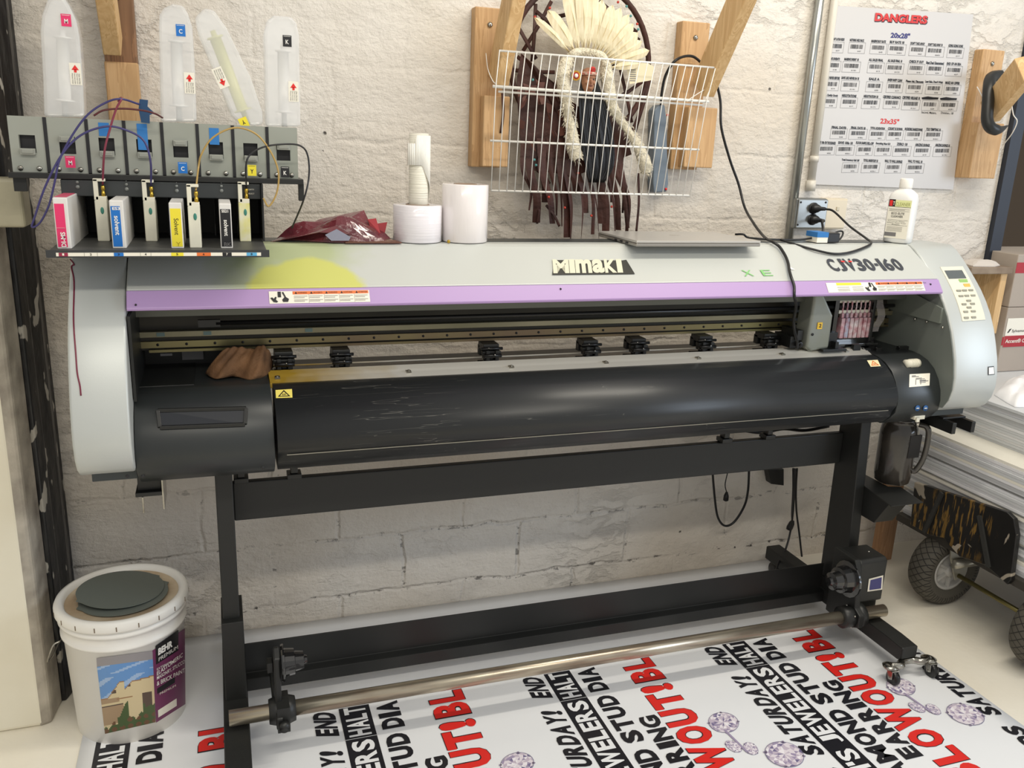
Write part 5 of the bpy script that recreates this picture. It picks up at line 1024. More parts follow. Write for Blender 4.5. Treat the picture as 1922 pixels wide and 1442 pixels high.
cord('adapter_cable', S(), [Vector((a_,-.33,ZT+.012)), at(1500,450,Y=-.33), at(1470,450,Y=-.33), at(1440,449,Y=-.33), at(1405,446,Y=-.30), at(1395,440,Y=-.3), at(1380,440,Y=-.28)], .0030, 'straight black cable from the adapter to the laptop')
cord('power_cable', S(), [at(1241,197,Y=-.05), at(1242,175,Y=-.06), at(1250,140,Y=-.08), at(1270,112,Y=-.10), at(1300,106,Y=-.06), at(1325,128,Y=-.06), at(1342,150,Y=-.065), at(1352,190,Y=-.07), at(1354,240,Y=-.08), at(1370,300,Y=-.06), at(1386,345,Y=-.06), at(1398,390,Y=-.10), at(1415,420,Y=-.2), at(1430,440,Y=-.28), at(1440,449,Y=-.34), at(1450,457,Y=-.385)+Vector((0,0,.004)), onprof(1459,466,HOODP,.009), onprof(1466,476,HOODP,.009), onprof(1473,488,HOODP,.009), onprof(1477,500,HOODP,.009), onprof(1479,512,HOODP,.009), onprof(1482,524,HOODP,.009), onprof(1487,540,BANDP,.009), at(1491,556,Y=-.556), at(1494,575,Y=-.53), at(1490,600,Y=-.48), at(1491,620,Y=-.47), at(1496,640,Y=-.46), at(1496,655,Y=-.46)], .0042, 'long black cable from the power strip over the shelf and down across the hood')
# cables and fittings seen under the beam
cord('power_cable', S(), [at(1337,880,Y=-.10), at(1341,930,Y=-.08), at(1347,970,Y=-.07), at(1360,987,Y=-.06), at(1378,980,Y=-.06), at(1397,950,Y=-.07), at(1404,920,Y=-.08), at(1406,880,Y=-.10)], .0042, 'black cable loop hanging below the cross beam in front of the wall')
t_ = S(); t_.lathe([(.010,0),(.012,.01),(.010,.03),(.005,.04)], at(1480,995,Y=-.08), (.35,0,.9), 8)
cord('loose_cable', t_, [at(1480,990,Y=-.08)+Vector((.012,0,.03)), at(1487,960,Y=-.08), at(1489,920,Y=-.10), at(1489,880,Y=-.14)], .0040, 'black cable ending in a loose plug above the rear foot')
cord('loose_cable', S(), [at(1496,880,Y=-.14), at(1494,920,Y=-.1), at(1495,960,Y=-.08), at(1500,1000,Y=-.08), at(1505,1045,Y=-.10)], .0036, 'thin black cable hanging to the right of the loose plug')
cord('loose_cable', S(), [at(1492,880,Y=-.15), at(1490,940,Y=-.12), at(1485,990,Y=-.1), at(1475,1030,Y=-.12), at(1462,1056,Y=-.16), at(1455,1075,Y=-.2)], .0036, 'black cable running down toward the rear left caster')
m_ = S(); m_.lathe([(.004,0),(.010,.004),(.009,.022),(.004,.036)], at(1362,941,Y=-.05), (0,0,1), 10); cord('jack_cable', m_, [at(1362,938,Y=-.05)+Vector((0,0,.03)), at(1361,910,Y=-.05), at(1365,890,Y=-.05), at(1368,876,Y=-.06)], .0020, 'thin grey-black jack lead hanging inside the black cable loop')
P = [at(x, y, Y=-.03) for x, y in ((1441,880),(1470,880),(1470,911),(1446,908))]; mb = MB(); mb.prism([(p.x, p.z) for p in P], -.035, -.001, 'Y'); o = build('wall_box', mb, M_black, bevel=.002); tag(o, 'small black box fixed to the wall just under the cross beam', 'box')
hd_ = S(); pts = [at(x, y, Y=-.25) for x, y in ((1395,808),(1430,812),(1470,805),(1510,808),(1555,800))]; cord('bundle_cable', hd_, pts, .006, 'thick dark cables bundled behind the gap under the printer cover')

# ------------------------------------------------------------------ poster
YP = -.010
pTL, pTR, pBL, pBR = at(1559,10,Y=YP), at(1827,27,Y=YP), at(1524,346,Y=YP), at(1789,356,Y=YP)
t = thing('price_poster', 'grey-white barcode price poster with red heading taped on the wall', 'poster', (pBL.x, YP, pBL.z))
mb = MB(); mb.add([pTL, pTR, pBR, pBL, pTL+Vector((0,.003,0)), pTR+Vector((0,.003,0)), pBR+Vector((0,.003,0)), pBL+Vector((0,.003,0))], [(0,1,2,3),(7,6,5,4),(0,4,5,1),(1,5,6,2),(2,6,7,3),(3,7,4,0)]); build('sheet', mb, mat('poster_grey', (200, 197, 195), .4), t)
PU = (pTR-pTL).normalized(); PV = Vector((0,0,1)); PN = Vector((0,-.0012,0))
def pp(px, py): 
    p = at(px, py, Y=YP); u = (p.x-pBL.x)/(pBR.x-pBL.x); v = (pTL.z-p.z)/(pTL.z-pBL.z); return p+PN*.6
mb = MB()
def ctext(s, px, py, wpx, hpx, bo=.02, it=0., k=0):
    a = pp(px-wpx/2, py+hpx/2); b = pp(px+wpx/2, py+hpx/2+wpx*.055); c = pp(px, py-hpx/2); d = pp(px, py+hpx/2); mb.text(s, a+PN*k, (b-a), PV, (b-a).length, (c-d).length, bo, it)
mb.m = 2; ctext('DANGLERS', 1690.6, 33.4, 99, 16, .07, k=0); mb.m = 1; ctext('DANGLERS', 1689.6, 32, 98, 15.5, .05, k=1)
mb.m = 3; ctext('20x28"', 1689, 66, 36, 10, .035); mb.m = 1; ctext('23x35"', 1669, 227, 35, 10, .03)
ca = lambda x, y: (1530+x/6.2, y/6.2); cb = lambda x, y: (1520+x/6.2, 180+y/6.2)
R_ = [([235,485,735,950,1190,1395,1632],[550,558,568,578,590,603,615],[450,465,478,488,503,517,530],['COOL LIGHT & FUN RIDE','NOTHING HELD BACK','MASSIVE BUY RATE','BUY RATE 18','DON\'T TAKE AWAY','DON\'T TAKE AWAY 18','GOING GOING GONE'],ca,['637','647','640','6401','660','6601','617']),
([200,420,705,925,1175,1392,1612],[772,780,790,800,805,812,828],[680,688,695,705,715,728,740],['MASSIVE EVENT!','MASSIVE EVENT 18','ALL SALES FINAL','ALL SALES FINAL 18','CHECK IT OUT','Best Deal Guaranteed','END OF AN ERA'],ca,['618','6181','612','6121','610','624','627']),
([180,405,685,925,1155,1380,1595],[992,1000,1012,1018,1028,1040,1048],[900,905,918,930,945,950,962],['SAVE LIKE NEVER BEFORE','SAVE LIKE NEVER B4 18','SALE A','SWEEP SWEPT CLEAN','Please Ask, Discounts','Last Sale, Don\'t Wait','MAKE AN OFFER'],ca,['614','6141','630','617','639','634','680']),
([220,455,708,952,1175,1398,1612],[75,82,90,92,105,112,118],[-11,-5,3,10,18,25,33],['Save On, Quality Goods','NEGOTIATIONS','NEGOTIATION 18','CERTIFIED CLEARANCE','CERTIFIED RELEASE 18','',''],cb,['628','617','6171','616','6161','629','6291']),
([335,560,785,990,1205,1435],[440,447,455,458,460,463],[365,370,375,380,385,388],['FINAL DAYS!','FINAL DAYS 18','TOTAL LIQUIDATION','COUNT IS DOWN','INCREDIBLE MARKDOWNS','TOO TEMPTING 18'],cb,['638','6381','601','602','644','6441']),
([195,412,637,850,1070,1307,1540],[628,632,636,640,645,648,650],[540,543,545,555,560,568,572],['SAVE 100s ON THOUSANDS','SAVE 100s 18','FLOOR SAMPLE SELL-OFF','Everything Must GO','ZERO 18','AMAZING SAVINGS','AMAZING SAVINGS 18'],cb,['605','6051','608','632','6321','619','6191']),
([470,705,970,1222],[835,838,842,845],[745,750,757,760],['Total Inventory Sell Off','TOTAL INVENTORY 18','WALL TO WALL SAVINGS','WALL TO WALL 18'],cb,['635','6351','603','6031'])]
rb = random.Random(5)
for xs_, ys_, ls_, names, fn_, nums in R_:
    for x, y, l, nm, nu in zip(xs_, ys_, ls_, names, nums):
        c = fn_(x, y); wpx = 31 if len(nu) == 3 else 34; c0 = pp(*c); wd = (pp(c[0]+wpx/2, c[1])-pp(c[0]-wpx/2, c[1])).length; hh = .034
        q = lambda x0, x1, y0, y1: mb.quad(*[c0+PU*(a*wd)+PV*(b*hh) for a, b in ((x0,y0),(x1,y0),(x1,y1),(x0,y1))])
        mb.m = 4; e = .012; q(-.5,.5,.5-e*2,.5); q(-.5,.5,-.5,-.5+e*2); q(-.5,-.5+e,-.5,.5); q(.5-e,.5,-.5,.5)
        mb.m = 2; xx = -.39
        while xx < .36:
            bw = rb.choice((.008,.012,.02,.028)); q(xx, xx+bw, -.08, .30); xx += bw+rb.choice((.01,.016,.024))
        ctext(nu, c[0]+4, c[1]+6.2, 2.2*len(nu), 2.4, 0)
        lc_ = fn_(x, l)
        if nm: ctext(nm, lc_[0], lc_[1], (27 if len(nm) > 10 else 20) if len(nm) < 19 else 33, 5.2, .05)
        else:
            P = [pp(lc_[0]-16, lc_[1]-1), pp(lc_[0]-4, lc_[1]-3), pp(lc_[0]+6, lc_[1]-1.5), pp(lc_[0]+16, lc_[1]-1), pp(lc_[0]+15, lc_[1]+2.8), pp(lc_[0], lc_[1]+3), pp(lc_[0]-15, lc_[1]+2.4)]; mb.add(P, [list(range(7))])
ctext('Second, Makers,', 1743, 211, 28, 4.4, .01); ctext('Division, 18', 1777, 212, 23, 4.4, .01)
build('print', mb, [M_label, mat('heading_red', (206, 48, 44), .5), M_ink, mat('ink_navy', (34, 30, 110), .5), M_greyp], t)

# ------------------------------------------------------------------ left side fittings
mb = MB(); mb.box(-.21, -.100, -.335, -.255, 1.285, 1.392); o = build('plastic_housing', mb, mat('aged_beige', (176, 170, 146), .45, var=(160, 154, 132), vscale=12), bevel=.008, bseg=3); o.location.y -= .0; tag(o, 'beige plastic housing fixed to the left wall below the rack', 'housing')

# ------------------------------------------------------------------ paint bucket
kx, ky = .026, -.335
t = thing('paint_bucket', 'white plastic five-gallon masonry paint bucket standing on the floor at left', 'bucket', (kx, ky, 0))
BR_ = [(.130,0),(.133,.004),(.1435,.275),(.150,.278),(.150,.284),(.1455,.288),(.1465,.312),(.153,.315),(.153,.322),(.148,.326),(.149,.338)]
mb = S(); mb.lathe([(0.0,0)]+BR_, (kx, ky, .0005), seg=72, cap=False); build('shell', mb, mat('bucket_white', (242, 240, 235), .35, var=(234, 230, 222), vscale=4, bump=.04, bscale=30), t)
mb = S(); mb.lathe([(.149,.330),(.156,.332),(.159,.338),(.159,.352),(.155,.361),(.147,.363),(.139,.359),(.134,.349),(.133,.346)], (kx, ky, 0), seg=72, cap=False); lid = build('lid', mb, mat('lid_white', (240, 238, 232), .38), t)
mb = S(); mb.lathe([(.1345,.3505),(.130,.3475),(.0,.3475)], (kx, ky, 0), seg=60, cap=False); build('lid_panel', mb, mat('lid_dirty', (214, 198, 172), .5, var=(184, 160, 130), vscale=12), lid)
mb = MB()
for k in range(20):
    a = 2*PI*k/20; c = Vector((kx+.1592*math.cos(a), ky+.1592*math.sin(a), .345)); mb.obox(c, (math.cos(a)*.0006,math.sin(a)*.0006,0), (-math.sin(a)*.0012,math.cos(a)*.0012,0), (0,0,.006))
build('lid_notches', mb, mat('notch', (120, 104, 86), .6), lid)
mb = S(); P = [Vector((kx-.152, ky-.03, .262))]; mb.tube(spl([(kx-.146,ky-.045,.268),(kx-.160,ky-.05,.262),(kx-.172,ky-.05,.235),(kx-.178,ky-.045,.215),(kx-.172,ky-.01,.21),(kx-.168,ky+.03,.212),(kx-.16,ky+.06,.216),(kx-.14,ky+.09,.22),(kx-.10,ky+.125,.225),(kx-.03,ky+.155,.23),(kx+.04,ky+.15,.24),(kx+.11,ky+.105,.25),(kx+.142,ky+.045,.265)], 6), .0022, 8); build('bail', mb, M_chrome, t)
def cyl_at(px, py, off=.0012):
    d = at(px, py, Y=0)-CAM_POS; d.normalize(); lo, hi = 1.2, None
    tt = 1.5
    for _ in range(60):
        p = CAM_POS+d*tt; r = math.hypot(p.x-kx, p.y-ky); R0 = .1332+.0103*max(0, min(1, p.z/.275))
        if r < R0+off: break
        tt += max((r-R0-off)*.6, .0004)
    return CAM_POS+d*tt
def patch(corners, painter, mats, name, parent, nu, nv, off=.0012):
    mb = S(); A, B, C_, D = corners; G = []
    for j in range(nv+1):
        row = []
        for i in range(nu+1):
            u, v = i/nu, j/nv; x = (A[0]*(1-u)+B[0]*u)*(1-v)+(D[0]*(1-u)+C_[0]*u)*v; y = (A[1]*(1-u)+B[1]*u)*(1-v)+(D[1]*(1-u)+C_[1]*u)*v
            y += 4.0*math.sin(u*PI)*(1 if 0 else 0); row.append(cyl_at(x, y, off))
        G.append(row)
    b = len(mb.v); mb.v += [p for r in G for p in r]
    for j in range(nv):
        for i in range(nu):
            mb.f.append([b+j*(nu+1)+i, b+j*(nu+1)+i+1, b+(j+1)*(nu+1)+i+1, b+(j+1)*(nu+1)+i]); mb.mi.append(painter((i+.5)/nu, (j+.5)/nv)); mb.sm.append(True)
    return build(name, mb, mats, parent)
rp = random.Random(9)
def house(u, v):
    n = .03*math.sin(u*23)+.02*math.sin(u*51+v*30)
    if v < .14+.0*u: return 1 if math.sin(u*9+v*40) < .75 else 2
    roof = .40-.22*max(0, min(1, (u-.12)/.25)) if u < .45 else (.20+.10*max(0, (.6-u)/.15) if u < .6 else .20-.10*(u-.6))
    roof += .09
    if v < roof:
        return 2 if (v > .18 and math.sin(u*11+v*25+1) > .6) else 1
    if v < roof+.018: return 4
    if v > .90+n or (v > .83+n and u > .45): return 5 if math.sin(u*40)+math.sin(v*60) > .3 else 6
    if v > .72+.1*math.sin(u*9)+n and (.28 < u < .5): return 6
    if u > .78 and v > .70+n: return 6
    if .78 < u < .95 and .50 < v < .78: return 7
    if u < .42 and .60 < v < .88: return 7 if v < .615 else 8
    if .12 < u < .30 and .38 < v < .43: return 7
    if .52 < u < .57 and .32 < v < .37: return 7
    if .30 < u < .6 and .52 < v < .54: return 4
    if u < .35 and .50 < v < .56: return 8
    return 3
pic = [M_label, mat('sky_print', (104, 150, 206), .4), mat('cloud_print', (160, 186, 220), .4), mat('stucco_print', (214, 196, 156), .4), mat('tile_print', (158, 120, 84), .4), mat('soil_print', (112, 82, 58), .4), mat('bush_print', (76, 94, 56), .4), mat('door_print', (92, 76, 66), .4), mat('garage_print', (168, 142, 112), .4)]
patch([(182,1252),(287,1238),(292,1356),(197,1378)], house, pic, 'printed_picture', t, 44, 60)
patch([(181,1236),(287,1222),(287,1239),(182,1253)], lambda u, v: 0, [mat('band_grey', (150, 146, 148), .5)], 'grey_label_band', t, 10, 2)
patch([(286,1222),(347,1180),(348,1322),(293,1357)], lambda u, v: 1 if (.10 < u < .72 and .86 < v < .95) else (2 if (.1 < u < .68 and .56 < v < .615) else 0), [mat('label_plum', (112, 52, 90), .4), M_label, M_ink], 'plum_label', t, 24, 40)
patch([(292,1213),(335,1183),(335,1221),(293,1248)], lambda u, v: 0, [mat('label_black', (34, 32, 34), .4)], 'black_label', t, 8, 6, .002)
mb = MB()
def btxt(s, x0, y0, x1, y1, hpx, bo):
    vs, fs, a0, a1, b0, b1 = text_mesh(s, bo); out = []
    for v in vs:
        u = (v.x-a0)/(a1-a0); w_ = (v.y-b0)/(b1-b0); out.append(cyl_at(x0+(x1-x0)*u, y0+(y1-y0)*u-w_*hpx, .003))
    mb.add(out, fs)
btxt('BEHR', 297,1231, 324,1214, 13, .05); btxt('PREMIUM', 298,1242, 334,1218, 7, .0)
for k, (s, x1, y1) in enumerate((('EXTERIOR',322,1244),('ELASTOMERIC',343,1233),('MASONRY, STUCCO',347,1246),('& BRICK PAINT',347,1262))):
    x0, y0 = 294.5, (1259,1269,1278,1288)[k]; btxt(s, x0, y0, x1, y1, 4 if k == 0 else 8, .01 if k else 0)
mb.m = 1; btxt('PREMIUM', 300,1305, 330,1289, 4, .0)
build('label_lettering', mb, [M_white, M_label], t)
for k, (dx, dy, r, rot) in enumerate(((.0,-.006,.106,.0),(-.008,.010,.104,.5))):
    z = .3480+.0045*k; cxk, cyk = kx+.004+dx, ky+.0+dy
    tilt = .02 if k == 0 else -.06; mb = S(); n = 48
    def dz(x, y): return (.002+.002*k)+(x*tilt)+abs(tilt)*r
    top = [Vector((cxk+r*math.cos(2*PI*i/n)*(1+(.08 if i in (3+k*2,27+k) else 0)), cyk+r*.95*math.sin(2*PI*i/n), 0)) for i in range(n)]
    mb.rings([[p+Vector((0,0,z+dz(p.x-cxk, p.y-cyk))) for p in top], [p+Vector((0,0,z+.002+dz(p.x-cxk, p.y-cyk))) for p in top]])
    mb.sm = [False]*len(mb.f)
    o = build('grey_disc', mb, mat('felt_grey', (104, 110, 104), .6)); tag(o, ['grey disc lying flat on the bucket lid, under the tilted one', 'upper grey disc lying tilted on the bucket lid'][k], 'disc', 'grey discs on the bucket')

# ------------------------------------------------------------------ printed banner on the floor
t = thing('printed_banner', 'glossy white printed sale banner sheet covering the floor under the printer', 'banner', (1.1, -.6, .0))
mb = MB(); 
Gx = [(-.09), 2.362]; xs_ = [-.088+2.45*k/40 for k in range(41)]; ys_ = [-.003-1.50*k/30 for k in range(31)]
mb.smooth = True; b = 0
mb.v = [Vector((x, y, .0022+.0010*(1+math.sin(x*5+y*3)*math.sin(y*7+x*2)))) for y in ys_ for x in xs_]
for j in range(30):
    for i in range(40): mb.f.append([j*41+i, j*41+i+1, (j+1)*41+i+1, (j+1)*41+i]); mb.mi.append(0); mb.sm.append(True)
build('sheet', mb, M_paper, t, solid=.0008)
M_bred = mat('banner_red', (222, 44, 38), .3); M_bblk = mat('banner_black', (30, 30, 36), .3); M_bwht = mat('banner_white', (236, 238, 240), .3)
mb = MB(); E_ = .0050
def ft(s, xt, xb, y0, y1, bo=.05, it=0., z=E_): block(mb, s, (xb, y0, z), (0,1,0), (-1,0,0), y1-y0, xb-xt, bo, it)
for x0, full in ((1.755,1),(1.15,1),(.552,1),(-.052,0),(2.36,2)):
    dy = .0 if full else .035
    mb.m = 1
    if full:
        block(mb, 'ENDS', (x0-.012,-1.215,E_), (0,1,0), (-1,0,0), .165, .058, .045, .25); block(mb, 'SATURDAY!', (x0-.012,-1.0,E_), (0,1,0), (-1,0,0), .355, .058, .045, .25)
        if full == 2: continue
        block(mb, 'END', (x0-.012,-.585,E_), (0,1,0), (-1,0,0), .100, .058, .045, .25)
    mb.quad((x0,-1.45,E_-.0004),(x0+.082,-1.45,E_-.0004),(x0+.082,-.474+dy,E_-.0004),(x0,-.474+dy,E_-.0004))
    ft('DIA', x0+.1, x0+.160, -.592+dy, -.478+dy); ft('DIAMOND STUD', x0+.1, x0+.160, -1.20, -.615)
    ft('EARRING', x0+.178, x0+.236, -1.075, -.730)
    mb.m = 2; ft('TOM\'S JEWELERS', x0+.012, x0+.070, -1.205, -.618, .035, z=E_+.0004); ft('HALT', x0+.012, x0+.070, -.600+dy, -.478+dy, .035, z=E_+.0004)
    mb.quad((x0,-.6085,E_+.0003),(x0+.082,-.6085,E_+.0003),(x0+.082,-.6070,E_+.0003),(x0,-.6070,E_+.0003))
    mb.m = 1; ft('BLOWOUT!', x0+.243, x0+.347, -1.198, -.607, .07, z=E_-.0003); ft('BL', x0+.243, x0+.347, -.590+dy, -.474+dy, .07, z=E_-.0003)
    mb.m = 0; ft('BLOWOUT!', x0+.245, x0+.345, -1.195, -.610, .05); ft('BL', x0+.245, x0+.345, -.586+dy, -.477+dy, .05)
build('lettering', mb, [M_bred, M_bblk, M_bwht], t)
# printed diamonds: faceted drawings
gem = [mat('gem_%d' % i, c, .3) for i, c in enumerate(((226,218,226),(196,184,200),(160,148,176),(118,110,146),(240,236,242)))]
rg_ = random.Random(21)
def gemstar(cx, cy, rx, ry, ang=0.):
    n = 16; E2 = E_+.0002
    def P(r, a): x, y = rx*r*math.cos(a), ry*r*math.sin(a); return (cx+x*math.cos(ang)-y*math.sin(ang), cy+x*math.sin(ang)+y*math.cos(ang), E2)
    rad = (0, .35, .62, .84, 1.0)
    for k in range(4):
        for i in range(n):
            a0 = 2*PI*(i+.5*(k % 2))/n; a1 = 2*PI*(i+1+.5*(k % 2))/n; am = (a0+a1)/2
            mb.m = rg_.choice((0,1,2,4,3,1,0)); mb.add([P(rad[k], am), P(rad[k+1]*(1 if k < 3 else .98), a0), P(rad[k+1], a1)], [(0,1,2)])
            mb.m = rg_.choice((0,1,4,2,0)); mb.add([P(rad[k], am), P(rad[k+1], a1), P(rad[k], am+2*PI/n)], [(0,1,2)])
    mb.m = 3
    for i in range(24):
        a0 = 2*PI*i/24; a1 = 2*PI*(i+1)/24; mb.add([P(1.0,a0),P(1.0,a1),P(1.03,a1),P(1.03,a0)], [(0,1,2,3)])
    for i in range(4):
        a = PI/4+i*PI/2; mb.m = 2; mb.add([P(.93,a-.08),P(1.10,a-.05),P(1.10,a+.05),P(.93,a+.08)], [(0,1,2,3)])
mb = MB()
for x0 in (1.755, 1.15, .552, -.052):
    gemstar(x0+.400, -.812, .046, .038, .5); gemstar(x0+.485, -.968, .052, .046, .3)
    mb.m = 2; a = Vector((x0+.385,-.840,E_+.0005)); b = Vector((x0+.395,-.935,E_+.0005)); s = Vector((.0035,0,0)); mb.quad(a-s, a+s, b+s, b-s)
    gemstar(x0+.372, -.905, .018, .024, .2); gemstar(x0+.412, -.925, .018, .024, -.3)
build('diamond_print', mb, gem, t)

# ------------------------------------------------------------------ cart, boards, cartons
tread = bpy.data.materials.new('tyre_tread'); tread.use_nodes = True; nt = tread.node_tree; N = nt.nodes; L = nt.links; b = N['Principled BSDF']; b.inputs['Roughness'].default_value = .75
tc = N.new('ShaderNodeTexCoord'); sp = N.new('ShaderNodeSeparateXYZ'); L.new(tc.outputs['Object'], sp.inputs[0])
def M2(op, a, c=None):
    n = N.new('ShaderNodeMath'); n.operation = op
    for i, x in enumerate((a, c)):
        if x is None: continue
        if isinstance(x, (int, float)): n.inputs[i].default_value = x
        else: L.new(x, n.inputs[i])
    return n.outputs[0]
an = M2('MULTIPLY', M2('ARCTAN2', sp.outputs['Z'], sp.outputs['X']), 30/(2*PI)); yy = M2('MULTIPLY', sp.outputs['Y'], 30)
l1 = M2('ABSOLUTE', M2('SUBTRACT', M2('FRACT', M2('ADD', an, yy)), .5)); l2 = M2('ABSOLUTE', M2('SUBTRACT', M2('FRACT', M2('SUBTRACT', an, yy)), .5)); g_ = M2('MINIMUM', l1, l2)
rad_ = M2('SQRT', M2('ADD', M2('MULTIPLY', sp.outputs['Z'], sp.outputs['Z']), M2('MULTIPLY', sp.outputs['X'], sp.outputs['X'])))
lm_ = M2('MULTIPLY', M2('LESS_THAN', g_, .07), M2('GREATER_THAN', rad_, .098))
mx = N.new('ShaderNodeMix'); mx.data_type = 'RGBA'; L.new(lm_, mx.inputs[0]); mx.inputs[6].default_value = lin((84, 80, 72)); mx.inputs[7].default_value = lin((34, 32, 30)); L.new(mx.outputs[2], b.inputs['Base Color'])
bp = N.new('ShaderNodeBump'); bp.inputs['Distance'].default_value = .004; bp.invert = True; L.new(lm_, bp.inputs['Height']); L.new(bp.outputs[0], b.inputs['Normal'])
cart = thing('hand_cart', 'flatbed cart with a paint-splattered black end board and fat pneumatic wheels', 'cart', (3.1, -.6, 0))
XC = 2.585
def splat_mat():
    m = mat('splattered_board', (26, 25, 24), .35); nt = m.node_tree; N = nt.nodes; L = nt.links; b = N['Principled BSDF']
    tc = N.new('ShaderNodeTexCoord')
    def nz(sc, st, loc, det=4, dist=0.):
        mp = N.new('ShaderNodeMapping'); mp.inputs['Scale'].default_value = st; mp.inputs['Location'].default_value = loc; L.new(tc.outputs['Object'], mp.inputs[0]); n = N.new('ShaderNodeTexNoise'); n.inputs['Scale'].default_value = sc; n.inputs['Detail'].default_value = det; n.inputs['Distortion'].default_value = dist; L.new(mp.outputs[0], n.inputs['Vector']); return n.outputs['Fac']
    def rr(x, a, c):
        r = N.new('ShaderNodeMapRange'); r.inputs[1].default_value = a; r.inputs[2].default_value = c; L.new(x, r.inputs[0]); return r.outputs[0]
    mul = N.new('ShaderNodeMath'); mul.operation = 'MULTIPLY'; L.new(rr(nz(30, (1, 3.4, .5), (0,0,0), 6), .53, .58), mul.inputs[0]); L.new(rr(nz(4, (1,1,1), (3,3,1.4), 2), .42, .5), mul.inputs[1])
    m1 = N.new('ShaderNodeMix'); m1.data_type = 'RGBA'; L.new(mul.outputs[0], m1.inputs[0]); m1.inputs[6].default_value = lin((26, 25, 24)); m1.inputs[7].default_value = lin((128, 98, 44))
    mu2 = N.new('ShaderNodeMath'); mu2.operation = 'MULTIPLY'; L.new(rr(nz(9, (1, 1.4, 1), (7,2,5), 3, .6), .58, .60), mu2.inputs[0]); mu2.inputs[1].default_value = .9
    m2 = N.new('ShaderNodeMix'); m2.data_type = 'RGBA'; L.new(mu2.outputs[0], m2.inputs[0]); L.new(m1.outputs[2], m2.inputs[6]); m2.inputs[7].default_value = lin((170, 160, 144)); L.new(m2.outputs[2], b.inputs['Base Color']); return m
mb = MB(); q = [at(x, y, X=XC) for x, y in ((1716,905),(1708,985),(1745,1005),(1770,1010),(1800,1045),(1850,1062),(1890,1098),(1897,1090),(1908,1005),(1903,975),(1890,962))]; mb.prism([(p.y, p.z) for p in q], XC, XC+.018); build('end_board', mb, splat_mat(), cart, bevel=.003)
for (a, c) in (((1768,925),(1735,1000)),((1838,968),(1855,1065))): mb = MB(); mb.bar(at(*a, X=XC-.004), at(*c, X=XC-.004), .014, .008, (1,0,0)); build('board_rib', mb, mat('rib_black', (52, 52, 50), .4), cart)
DZ = .268
mb = MB(); mb.box(XC+.02, 3.70, -1.26, -.24, DZ-.03, DZ); build('deck', mb, mat('deck_dark', (60, 56, 50), .6), cart, bevel=.003)
WX, WR = 2.672, .132
w0 = None
for wy in (-.425, -.845):
    w_ = MB(); w_.smooth = True; w_.lathe([(.070,-.030),(.085,-.040),(.105,-.044),(.122,-.038),(.130,-.020),(.132,0),(.130,.020),(.122,.038),(.105,.044),(.085,.040),(.070,.030)], (0,0,0), (0,1,0), 64, cap=False)
    if w0 is None: w0 = build('wheel', w_, tread); w0.parent = cart; w0.location = Vector((WX, wy, WR))-org(cart); wo = w0
    else: wo = w0.copy(); COL.objects.link(wo); wo.parent = cart; wo.location = Vector((WX, wy, WR))-org(cart)
    ORG[wo.name] = Vector((0,0,0))
    r_ = MB(); r_.smooth = True; r_.lathe([(.022,-.036),(.022,-.024),(.060,-.016),(.062,-.032),(.071,-.034),(.072,-.028),(.072,.03),(.02,.03)], (0,0,0), (0,1,0), 40); hb = build('hub', r_, mat('hub_grey', (182, 180, 176), .4), wo); 
    r_ = MB()
    for k in range(6): a = PI/6+k*PI/3; r_.bar((.02*math.cos(a),-.026,.02*math.sin(a)),(.062*math.cos(a),-.026,.062*math.sin(a)),.009,.01,(0,1,0))
    build('spoke', r_, mat('hub_grey', (182, 180, 176), .4), wo)
mb = S(); mb.cyl((WX,-.47,WR),(WX,-.80,WR), .008); build('axle', mb, mat('axle_brass', (120, 112, 70), .4, metal=.8), cart)
for y_ in (-.490, -.798): mb = MB(); mb.prism([(2.615,DZ-.03),(2.72,DZ-.03),(2.70,.13),(2.66,.115),(2.622,.20)], y_, y_+.006, 'Y'); build('axle_bracket', mb, mat('bracket_zinc', (176, 172, 160), .35, metal=.6), cart, bevel=.001)
mb = S(); mb.cyl((2.63,-.50,.185),(2.76,-.50,.185), .016); build('cross_tube', mb, mat('bracket_zinc', (176, 172, 160), .35, metal=.6), cart)
# boards
M_bd = [mat('board_white', (232, 232, 234), .45), mat('board_grey', (206, 208, 210), .45), mat('board_cream', (236, 232, 220), .5)]
rbd = random.Random(12); z = DZ+.0005; proto = {}
def board(x0, x1, y0, y1, th, z, mi, k, upper):
    mb = MB(); mb.box(x0, x1, y0, y1, z, z+th)
    o = build('plastic_board', mb, M_bd[mi]); o['group'] = 'upper boards' if upper else 'lower boards'
    tag(o, 'thin white board in the upper, set-back part of the stack on the cart' if upper else 'thin white board in the lower, protruding part of the stack on the cart', 'board', 'upper stacked boards' if upper else 'lower stacked boards'); return o
for k in range(36):
    th = .0088; dx = rbd.uniform(-.010, .012) if rbd.random() < .8 else rbd.uniform(.01,.03)
    dx = max(dx, 0)+(.024 if z < .44 else .012)
    board(2.598+dx, 3.70+rbd.uniform(-.02,.02), -1.24+rbd.uniform(-.02,.02), -.235+rbd.uniform(-.012,.012), th, z, rbd.choice((0,0,1,2,1)), k, 0); z += th+.0006
zt = z
for k in range(15):
    th = .0088; board(2.735-.002*k+rbd.uniform(-.004,.004), 3.72+rbd.uniform(-.01,.01), -1.22+rbd.uniform(-.01,.01), -.10+rbd.uniform(-.01,.01), th, z, rbd.choice((0,1)), k, 1); z += th+.0006
ztop = z
